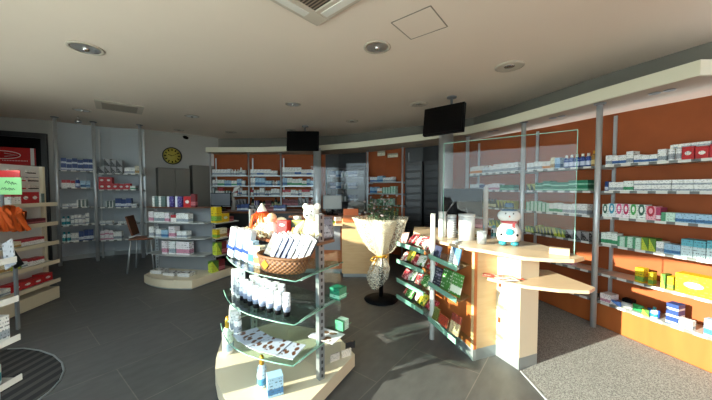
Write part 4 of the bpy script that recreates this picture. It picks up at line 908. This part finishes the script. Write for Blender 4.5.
# ------------------------------------------------------------------ right counter
t = thing('service_desk', 'right hand beech counter with angled tops and orange side', 'counter', (1.2, 2.6, 0))
def rr_(p): return (p[0] - 1.2, p[1] - 2.6)
K = [(.887, 3.01), (1.02, 2.43), (1.26, 2.52)]
def panel(a, c, th, z0, z1, nm_, mt, side=1): return obj(nm_, add_strip(B(), [rr_(a), rr_(c)], z0, z1, th, side), mt, t)
panel((.80, 3.40), K[1], .03, .10, .955, 'side_panel', M['cherry']); panel((.80, 3.40), K[1], .028, 0, .10, 'side_kick_strip', M['kick'])
panel(K[1], (1.262, 2.522), .03, .10, .955, 'front_panel', M['beech']); panel(K[1], (1.262, 2.522), .028, 0, .10, 'front_kick_strip', M['kick'])
P4 = [(1.262, 2.522), (1.347, 2.305), (1.545, 2.38), (1.46, 2.60)]
obj('pylon', add_prism(B(), [rr_(p) for p in P4], .10, .955), M['cream'], t); obj('pylon_kick_strip', add_prism(B(), [rr_(p) for p in P4], 0, .10), M['kick'], t)
for z in (.34, .66): obj('hinge', add_box(B(), (*rr_((1.272, 2.487)), z), (.012, .022, .045), rz=R(20)), M['brown'], t)
top = [(.70, 3.45), (.83, 2.80), (.98, 2.50), (1.10, 2.39), (1.28, 2.14), (1.46, 2.09), (1.60, 2.07), (1.73, 2.14), (1.72, 2.66), (1.45, 3.3), (1.30, 3.75), (.80, 3.9)]
obj('worktop', add_prism(B(), [rr_(p) for p in top], .958, .985), M['beechh'], t)
obj('rear_body', add_prism(B(), [rr_(p) for p in [(.84, 3.40), (1.02, 2.56), (1.24, 2.60), (1.12, 3.45)]], .02, .95), M['cherry'], t)
fl_ = [(1.10, 2.36), (1.15, 2.30), (1.31, 2.16), (1.50, 2.08), (1.70, 2.05), (1.80, 2.12), (1.76, 2.58), (1.58, 2.62)]
obj('lower_flap', add_prism(B(), [rr_(p) for p in fl_], .735, .76), M['beechh'], t)
o = obj('wood_block', add_box(B(), (0, 0, .025), (.13, .06, .05), bev=.002), M['beechh'], None, (1.60, 2.225, .986), R(-38)); tag(o, 'small beech block holding the acrylic screen on the counter tip', 'wood block')
sa, sb = Vector((.875, 2.85)), Vector((1.69, 2.19)); sm = (sa + sb) / 2; sl = (sb - sa).length; sz = math.atan2((sb - sa).y, (sb - sa).x)
t = thing('acrylic_screen', 'large clear acrylic screen standing on the right counter', 'sneeze guard', (sm.x, sm.y, .986), sz)
obj('pane', add_box(B(), (0, 0, .485), (sl, .006, .955)), M['acryl'], t)
b = B(); add_box(b, (0, 0, .965), (sl, .008, .005)); add_box(b, (-sl / 2, 0, .485), (.005, .008, .955)); add_box(b, (sl / 2, 0, .485), (.005, .008, .955)); obj('polished_edge', b, M['gedge'], t)
obj('foot', add_box(B(), (-.38, 0, .006), (.05, .12, .012)), M['steel'], t)
# snowman
sx_, sy_ = 1.40, 2.60
t = thing('snowman_figurine', 'white snowman figurine with blue hat and red scarf on the counter', 'figurine', (sx_, sy_, .986), R(-25)); t.scale = (1.08, 1.08, 1.32)
b = B(); add_lathe(b, [(.05, .028), (.085, .035), (.095, .07), (.088, .11), (.06, .15), (.05, .16)], n=24); add_ball(b, (0, 0, .205), .076, (1.2, 1, .66)); obj('body', b, M['whiteg'], t)
b = B()
for s in (-.045, .045): add_ball(b, (s, -.03, .018), .032, (1, 1.2, .55))
obj('feet', b, M['teal'], t)
b = B(); add_lathe(b, [(.052, .152), (.064, .158), (.064, .17), (.05, .178)], n=24); add_box(b, (.03, -.062, .14), (.02, .012, .05), ry=R(10)); obj('scarf', b, M['red'], t)
b = B(); add_lathe(b, [(.062, .240), (.064, .246), (.036, .252), (.034, .285), (.030, .292), (.001, .294)], n=24); obj('hat', b, plain('hat_blue', '2a5c7c', .4), t)
b = B(); add_lathe(b, [(.0365, .253), (.038, .258), (.036, .266)], n=24); obj('hat_band', b, M['green'], t)
b = B(); add_ball(b, (0, -.088, .10), .028, (1.2, .3, .9)); obj('belly_badge', b, M['teal'], t)
b = B()
for s in (-.028, .028): add_ball(b, (s, -.062, .222), .007, seg=8)
add_ball(b, (-.058, -.075, .08), .009, seg=8); add_ball(b, (.058, -.075, .08), .009, seg=8); obj('eyes_and_buttons', b, M['black'], t)
b = B(); add_lathe(b, [(.009, 0), (.001, .045)], n=8); bmesh.ops.rotate(b, matrix=Matrix.Rotation(R(95), 3, 'X'), verts=b.verts[:]); bmesh.ops.translate(b, vec=(0, -.06, .205), verts=b.verts[:]); obj('nose', b, M['orangef'], t)
# things on the counter
for i, (x, y, w_, h, mt, lb) in enumerate(((.93, 3.06, .08, .27, M['whiteg'], 'narrow white canister at the left end of the right counter'), (1.02, 3.02, .09, .24, slats('ribbed_grey', 'a8a8a8', 'dcdcdc', 9), 'ribbed grey canister on the right counter'), (1.13, 2.90, .16, .26, M['whiteg'], 'broad glossy white canister on the right counter, brightly lit'))):
    t = thing('canister', lb, 'canister', (x, y, .986)); obj('canister_body', add_lathe(B(), [(w_ / 2, 0), (w_ / 2, h * .9), (w_ / 2 * .96, h * .92)], n=20), mt, t); obj('lid', add_lathe(B(), [(w_ / 2 * 1.02, h * .91), (w_ / 2 * 1.02, h), (.001, h)], n=20), M['white'], t)
mk('maroon', .09, .06, .10, (1.28, 2.98, 1.09), R(-35), 'dark red box on top of a small carton on the counter'); mk('cream', .09, .06, .103, (1.28, 2.98, .986), R(-35), 'cream carton under the dark red box on the counter')
t = thing('canister', 'silver cup right of the broad white canister', 'canister', (1.18, 2.66, .986)); obj('canister_body', add_lathe(B(), [(.04, 0), (.043, .12), (.04, .12), (.036, .01)], n=20), M['steelm'], t)
t = thing('pump_bottle', 'small clear pump bottle beside the snowman', 'bottle', (1.28, 2.66, .986)); obj('bottle_body', add_lathe(B(), [(.025, 0), (.026, .07), (.012, .09), (.012, .10)], n=14), M['acryl'], t); b = B(); add_tube(b, [(0, 0, .10), (0, 0, .13), (-.03, -.01, .13)], .006); obj('pump', b, M['black'], t)
t = thing('lamp_post', 'slim white standing post behind the counter near the monitor', 'post', (1.56, 3.42, 0)); obj('shaft', add_tube(B(), [(0, 0, 0), (0, 0, 1.53)], .028), M['whiteg'], t); obj('base_disc', add_lathe(B(), [(.10, 0), (.10, .012), (.03, .02)], n=20), M['white'], t)
t = thing('computer_monitor', 'dark monitor seen from behind on the right counter', 'monitor', (1.22, 3.28, .986), R(150))
obj('foot', add_box(B(), (0, 0, .01), (.24, .18, .02), bev=.004), M['black'], t); obj('neck', add_tube(B(), [(0, 0, .02), (0, 0, .30)], .022), M['black'], t)
obj('casing', add_box(B(), (0, 0, .36), (.44, .045, .32), rx=R(6), bev=.01), M['black'], t); obj('display_panel', add_box(B(), (0, -.026, .36), (.41, .006, .28), rx=R(6)), M['screen'], t)
b = B(); add_tube(b, [(.1, .03, .34), (.16, .06, .24), (.1, .05, .12), (.02, .08, .01)], .006); add_tube(b, [(-.05, .03, .3), (-.1, .07, .16), (-.02, .06, .01)], .005); obj('cables', b, M['greym'], t)
mk('lightblue', .07, .07, .12, (1.36, 3.12, .986), 0, 'light blue carton on the counter behind the snowman'); mk('bteal', .06, .06, .13, (1.46, 3.0, .986), 0, 'teal and white bottle on the counter behind the snowman')
# leaflet rack on the side of the right counter
RP = (.76, 2.80)
t = thing('magazine_rack', 'steel post rack with tilted glass trays beside the right counter', 'rack', (RP[0], RP[1], 0))
obj('post', add_tube(B(), [(0, 0, 0), (0, 0, 1.26)], .024, 16), M['whiteg'], t)
tr_e = Vector((.90, 2.36)) - Vector(RP); tr_b = Vector((.54, 3.28)) - Vector(RP)
tray_z = [.84, .57, .22]
def tray(a, c, z, dep, nm_):
    a, c = Vector(a), Vector(c); d = c - a; nb = Vector((d.y, -d.x)).normalized(); L = d.length; rz = math.atan2(d.y, d.x); m_ = (a + c) / 2
    b = B(); add_box(b, (0, 0, 0), (L, dep, .008), rx=R(18)); o = obj(nm_, b, M['gshelf'], t, (m_.x, m_.y, z), rz)
    b = B(); add_box(b, (0, -dep / 2 * .95, -dep * .155 + .022), (L, .006, .045)); obj('tray_lip', b, M['gedge'], o)
for z in tray_z: tray((0.02, 0), tr_e, z, .14, 'front_tray')
for z in (.88, .68, .46, .27): tray(tr_b, (-.02, .03), z, .16, 'rear_tray')
def leaf(x, y, z, w_, h, rz, lean, label, mt, th=.012, group=None, name='magazine'):
    b = B(); add_box(b, (0, 0, h / 2), (w_, th, h)); o = obj(name, b, mt, None, (x, y, z)); o.rotation_euler = (lean, 0, rz); tag(o, label, 'magazine' if name == 'magazine' else 'bag', group); return o
te = Vector((.90, 2.36)); tp = Vector(RP); td = (te - tp).normalized(); tz = math.atan2(td.y, td.x)
def tr_pt(s, off): p = tp + td * s; n_ = Vector((td.y, -td.x)) * -1; return p + n_ * off
for i, (s, z, w_, h, mt, lb) in enumerate(((.08, .845, .10, .11, P('2a2f4a', '8fa0c8', 'photo'), 'dark blue magazine in the top tray of the side rack'), (.20, .845, .10, .06, P('6a4632', 'd8b080', 'photo'), 'low brown leaflet in the top tray of the side rack'), (.34, .845, .13, .14, P('e6e8ea', '5a88b0', 'diag'), 'white and blue leaflet in the top tray of the side rack'),
    (.07, .575, .12, .17, P('24243a', '6a3a6a', 'photo', 'c0c0c0'), 'dark purple magazine in the middle tray of the side rack'), (.215, .575, .13, .19, P('3f7a34', 'dfe8d0', 'photo', 'e6f0dc'), 'green magazine in the middle tray, left copy'), (.36, .575, .13, .19, P('4a8a3a', 'e6ecd8', 'band', 'f0f6e8'), 'green magazine in the middle tray, right copy'),
    (.06, .225, .10, .12, P('6a7030', 'c84a3a', 'photo'), 'colourful leaflet in the bottom tray by the post'), (.19, .225, .13, .09, P('a8402a', 'e0c080', 'photo'), 'red and yellow leaflet in the bottom tray'), (.35, .225, .12, .17, P('c9b088', '8a3a2a', 'top'), 'tan and maroon leaflet standing at the right of the bottom tray'))):
    p = tr_pt(s, -.01); leaf(p.x, p.y, z, w_, h, tz, R(-14), lb, mt)
br_ = random.Random(8)
bags = [('c8303a', 'f0e0d8', 'red and white'), ('3f8f3a', 'e0e8c0', 'green'), ('e6d9cc', 'c8303a', 'white and red'), ('d8c03a', '4a8a3a', 'yellow'), ('a02030', 'e0a0a0', 'dark red'), ('f0ece4', '5a9a4a', 'white and green')]
tb0 = Vector((.54, 3.28)); tbd = (Vector(RP) - tb0).normalized(); tbz = math.atan2(tbd.y, tbd.x)
for j, z in enumerate((.885, .685, .465, .275)):
    for i in range(5):
        c1, c2, cn = bags[(i + j * 2) % 6] if j else bags[[2, 0, 5, 0, 2][i]]
        p = tb0 + tbd * (.04 + i * .105) + Vector((-tbd.y, tbd.x)) * br_.uniform(-.03, .03) 
        o = obj('sweet_bag', pillow(.13, .13, .05, 6, seed=i + 7 * j), P(c1, c2, 'photo', c2), None, (p.x, p.y, z - .0 + (.015 if i % 2 else 0))); o.rotation_euler = (R(-35) + br_.uniform(-.2, .2), br_.uniform(-.2, .2), tbz); tag(o, '%s sweet bag, %s from rear, %s tray of the side rack' % (cn, ORD[i], ['top', 'second', 'third', 'bottom'][j]), 'bag', 'sweet bags on the side rack')
# flat leaflet ledge between rack and flap
for i, (x, y, mt, lb) in enumerate(((1.16, 2.40, P('9a3a34', 'e0c8b8', 'photo'), 'dark red leaflet lying on the flap, left'), (1.30, 2.34, P('b8543c', 'e8d8c8', 'photo'), 'red leaflet lying on the flap, middle'), (1.22, 2.28, P('d8cfc8', '9a3a34', 'photo'), 'pale leaflet lying at the flap edge'))):
    magazine(x, y, .762 + .004 * i, .15, .10, R(-30 + 18 * i), lb, mt, th=.004, name='leaflet')

# carpet behind the counter
b = B(); add_prism(b, [(1.36, -.9), (1.36, 2.29), (1.56, 2.39), (1.48, 2.60), (1.20, 3.5), (1.35, 4.2), (2.1, 4.78), (2.47, 3.77), (2.66, 3.05), (2.86, 2.34), (3.08, 1.5), (3.35, -.9)], .0, .006)
o = obj('carpet', b, M['carpet'], None); tag(o, 'grey speckled carpet on the floor behind the right counter', 'carpet')
b = B(); add_box(b, (1.355, .70, .004), (.012, 3.18, .009)); o = obj('floor_edge_strip', b, M['steel'], None); tag(o, 'thin metal strip along the edge of the grey carpet', 'edging strip')

# ------------------------------------------------------------------ left gondola, near-left rack, doormat
t = thing('slatwall_gondola', 'tall cream perforated gondola with red and white goods at the left edge', 'display stand', (-4.20, 3.3, 0), R(90 + 8))
GL = 1.10
obj('back_board', add_box(B(), (0, .0, .97), (GL, .03, 1.66)), plain('cream_slat', 'cfccc8', .6), t)
b = B()
for k in range(5): add_box(b, (0, -.017, .45 + k * .30), (GL - .04, .006, .014))
obj('slat_grooves', b, M['greym'], t)
obj('end_post', add_box(B(), (GL / 2 + .015, -.02, .92), (.035, .07, 1.76), bev=.004), M['cream'], t); obj('end_post', add_box(B(), (-GL / 2 - .015, -.02, .92), (.035, .07, 1.76), bev=.004), M['cream'], t)
obj('base_box', add_box(B(), (0, -.10, .09), (GL, .20, .16), bev=.005), M['cream'], t)
gz = [.26, .52, .78, 1.04, 1.30]
for z in gz:
    s = obj('shelf', add_box(B(), (0, -.11, z), (GL, .20, .012), rx=R(8)), plain('shelf_cream', 'd2d0cb', .5) if 'shelf_cream' not in bpy.data.materials else bpy.data.materials['shelf_cream'], t)
    obj('shelf_lip', add_box(B(), (0, -.212, z - .0), (GL, .008, .05)), M['cream'], s)
# gondola local -> world
def gl(s, off): a = R(98); return (-4.20 + s * math.cos(a) + off * math.sin(a), 3.3 + s * math.sin(a) - off * math.cos(a))
gloc = lambda s: gl(s, .19)
GG = 'goods on the cream gondola'
for j, (z, its) in enumerate(((.27, [('gap', .33), ('white', .08, .13, .07, 2), ('red', .13, .13, .09, 4)]), (.53, [('gap', .30), ('cream', .10, .12, .10, 2), ('lime', .12, .12, .10, 1), ('white', .07, .1, .07, 1), ('whitered', .07, .1, .08, 3)]), (.79, [('gap', .35), ('white', .12, .1, .08, 1), ('cream', .08, .1, .07, 2), ('whitered', .07, .1, .08, 4)]), (1.05, [('gap', .40), ('whitered', .07, .1, .06, 2), ('maroon', .08, .1, .06, 5)]), (1.31, [('gap', .55), ('whitered', .11, .1, .14, 1), ('red', .11, .1, .14, 2), ('grey', .07, .1, .12, 1)]))):
    row('on %s shelf, cream gondola' % (['bottom', 'fourth', 'third', 'second', 'top'][j]), gl(-.54, .20), gl(.55, .20), z + .012, its, inset=.03, group=GG)
for k, (s, z) in enumerate(((.28, 1.62), (.45, 1.62), (.28, 1.52), (.45, 1.52), (.20, 1.72), (.42, 1.72))):
    q = gl(s, .025); o = obj('hanging_pack', add_box(B(), (0, 0, 0), (.12, .02, .055)), P('d8d0c8', ['b02028', '3a2a2a'][k % 2], 'band'), None, (q[0], q[1], z), R(98)); tag(o, '%s pack with %s print hung on the cream gondola, %s' % ('flat white', ['red', 'dark'][k % 2], ['upper left', 'upper right', 'lower left', 'lower right', 'topmost left', 'topmost right'][[0, 1, 2, 3, 4, 5][k]]), 'hanging pack', 'hanging packs')
# orange plush heap, brochure, green sheet, red sign
q = at_y(9, 218, 3.1)
t = thing('orange_tinsel_heap', 'fluffy heap of orange tinsel garland on the cream gondola shelf', 'garland', (q.x - .02, q.y, q.z - .14))
b = B(); tr2 = random.Random(4)
for k in range(40):
    a = tr2.uniform(0, 6.28); r = tr2.uniform(.02, .16); x0, y0 = r * math.cos(a) * 1.1, r * math.sin(a) * .7; add_tube(b, [(x0, y0, 0), (x0 * 1.05 + tr2.uniform(-.05, .05), y0 + tr2.uniform(-.05, .05), .24 * (1 - r * 3.2) + .05), (x0 * 1.3 + tr2.uniform(-.05, .05), y0, .06 * tr2.random())], .022, 6)
obj('tinsel_strands', b, M['orangef'], t)
t = thing('counter_card', 'white tilted brochure stand in front of the cream gondola', 'brochure', (0, 0, 0)); q = at_y(9, 254, 2.9); t.location = (q.x, q.y, 0)
obj('brochure', add_box(B(), (0, 0, q.z), (.12, .012, .30), ry=R(-32), rx=R(-20)), P('e8e8ec', 'c8ccd8', 'band'), t); obj('dark_back', add_box(B(), (-.02, .05, q.z - .04), (.09, .02, .24), ry=R(-32)), M['dark'], t); obj('stand_leg', add_box(B(), (-.05, .09, (q.z - .1) / 2), (.025, .025, q.z - .1)), M['greym'], t)
q = at_y(6, 186, 3.15); t = thing('green_notice', 'pale green handwritten sheet at the left edge under the red sign', 'notice', (q.x, q.y, 0), R(8)); obj('sheet', add_box(B(), (0, 0, q.z), (.30, .006, .19)), plain('green_paper', '9fdc94', .7), t)
fc = bpy.data.curves.new('writing', 'FONT')
def text(s, size, mat, parent, loc, rot, name='lettering', ext=.0008):
    c = bpy.data.curves.new(name, 'FONT'); c.body = s; c.size = size; c.extrude = ext; c.align_x = 'CENTER'; c.align_y = 'CENTER'
    o = bpy.data.objects.new(name, c); COL.objects.link(o); dg = bpy.context.evaluated_depsgraph_get(); me = bpy.data.meshes.new_from_object(o.evaluated_get(dg)); bpy.data.objects.remove(o)
    me.materials.clear(); me.materials.append(mat); o = bpy.data.objects.new(name, me); COL.objects.link(o); o.parent = parent; o.location = loc; o.rotation_euler = rot; return o
b = B()
for (x0, z0, a) in ((.02, .04, .5), (.05, .03, .2), (.08, .02, .6), (-.02, -.03, .3), (.02, -.035, .1), (.06, -.04, .4)):
    add_tube(b, [(x0 - .025, 0, q.z + z0 - .01), (x0 - .01, 0, q.z + z0 + .02 * a * 2), (x0, 0, q.z + z0 - .005), (x0 + .012, 0, q.z + z0 + .015), (x0 + .025, 0, q.z + z0)], .0025, 5)
for v in b.verts: v.co.y -= .005
obj('handwriting', b, plain('ink_green', '1c5a3a', .6), t)
obj('stand_post', add_box(B(), (-.06, .02, q.z - .10), (.02, .02, .30)), M['greym'], t)
obj('red_header', add_box(B(), (-.01, -.0, q.z + .135), (.30, .008, .075)), M['red'], t)
# red sign with white oval emblem on the dark glazing
sc = on_left(-1, 156, .08); a0 = on_left(-20, 156, .08); a1 = on_left(35.5, 156, .08); w_ = (a1 - a0).length; m_ = (a0 + a1) / 2
zt_, zb_ = on_left(30, 148, .08).z, on_left(30, 163.5, .08).z
t = thing('red_sign', 'red sign with a white oval arrow emblem on the dark window at left', 'sign', m_, wlz)
obj('sign_board', add_box(B(), (0, 0, 0), (w_, .02, zt_ - zb_ + .03)), M['red'], t)
b = B(); e = [( -.10 + .26 * math.cos(a * .3), -.014, .02 + .075 * math.sin(a * .3)) for a in range(22)]; add_tube(b, e, .007, 6, False)
m2 = (on_left(5, 154, .08) - m_).length; obj('oval_emblem', b, M['white'], t, None)
b = B(); add_tube(b, [(-.05, -.014, .05), (.12, -.014, .02), (-.05, -.014, -.01)], .007, 6); obj('arrow_emblem', b, M['white'], t)
obj('lower_line', add_box(B(), (.08, -.013, -.085), (.34, .004, .018)), slats('fine_print', 'c21d1d', 'e8dcd8', 17, 0), t)
obj('white_end_strip', add_box(B(), (w_ / 2 - .04, -.012, 0), (.05, .006, zt_ - zb_ + .03)), M['white'], t)
# near-left rack
t = thing('near_rack', 'pale metal rack with white goods cut off by the left edge', 'rack', (-2.16, 1.62, 0), R(92))
obj('end_post', add_box(B(), (.03, 0, .60), (.035, .05, 1.2), bev=.004), M['steelm'], t)
obj('back_panel', add_box(B(), (-.13, .03, .60), (.30, .015, 1.18)), M['greym'], t)
for z in (.10, .38, .62, .85, 1.08): 
    s = obj('shelf', add_box(B(), (-.12, -.08, z), (.28, .20, .012)), M['shelfw'], t); obj('shelf_lip', add_box(B(), (-.12, -.182, z + .012), (.28, .006, .035)), M['white'], s)
a_ = R(92)
def nl(s, off): return (-2.16 + s * math.cos(a_) + off * math.sin(a_), 1.62 + s * math.sin(a_) - off * math.cos(a_))
for z, its, wz in ((.39, [('gap', .01), ('bteal', .07, .07, .16, 3)], 'fourth'), (.63, [('gap', .01), ('white', .08, .08, .14, 3)], 'third'), (.86, [('gap', .01), ('white', .08, .08, .14, 2)], 'second'), (1.09, [('gap', .01), ('white', .1, .08, .06, 2)], 'top')):
    row('on %s shelf, left edge rack' % wz, nl(-.25, .16), nl(.03, .16), z, its, inset=.02, group='goods on the near rack')
# semicircular doormat
mc = (-2.13, 2.10)
t = thing('entrance_mat', 'half round striped entrance mat set in the floor at lower left', 'doormat', (mc[0], mc[1], 0))
pts = [at_z(x, y, 0) for x, y in ((8, 349.5), (24, 348.8), (40, 351), (54, 356), (62, 363), (64, 371), (60, 381), (50, 392), (38, 401), (20, 412), (0, 418), (-20, 410), (-20, 352))]
obj('mat_field', add_prism(B(), [(p.x - mc[0], p.y - mc[1]) for p in pts], 0, .004), M['mat'], t)
b = B(); add_tube(b, [(p.x - mc[0], p.y - mc[1], .004) for p in pts] , .007, 6); obj('metal_rim', b, M['kick'], t)

# ------------------------------------------------------------------ the farthest boxes become one mass
bx = [o for o in COL.objects if o.name.startswith('medicine_box')]
def appar(o):
    d = o.data.vertices; xs = [v.co.x for v in d]; hs = [v.co.z for v in d]; px = abs(o.location.x / max(.3, o.location.y))
    return (max(xs) - min(xs)) * (max(hs) - min(hs)) / max(.5, o.location.y) ** 2 * (.01 if px > 1.27 else 1)
bx.sort(key=appar, reverse=True)
far = bx[295:]
if far:
    vs, fs, ms, gs, mats = [], [], [], [], []
    for o in far:
        me = o.data; base = len(vs); mw = Matrix.Translation(o.location) @ Matrix.Rotation(o.rotation_euler.z, 4, 'Z'); g_ = me.attributes['gen'].data
        mi = []
        for m_ in me.materials:
            if m_ not in mats: mats.append(m_)
            mi.append(mats.index(m_))
        for v in me.vertices: vs.append(mw @ v.co); gs.append(tuple(g_[v.index].vector))
        for p in me.polygons: fs.append([base + i for i in p.vertices]); ms.append(mi[p.material_index])
    me = bpy.data.meshes.new('distant_boxes'); me.from_pydata(vs, [], fs)
    for m_ in mats: me.materials.append(m_)
    a = me.attributes.new('gen', 'FLOAT_VECTOR', 'POINT')
    for i, g_ in enumerate(gs): a.data[i].vector = g_
    for i, p in enumerate(me.polygons): p.material_index = ms[i]
    for o in far: bpy.data.objects.remove(o)
    o = bpy.data.objects.new('distant_medicine_boxes', me); COL.objects.link(o); o['kind'] = 'stuff'
    tag(o, 'mass of small mixed medicine boxes filling the far dim shelves', 'boxes')
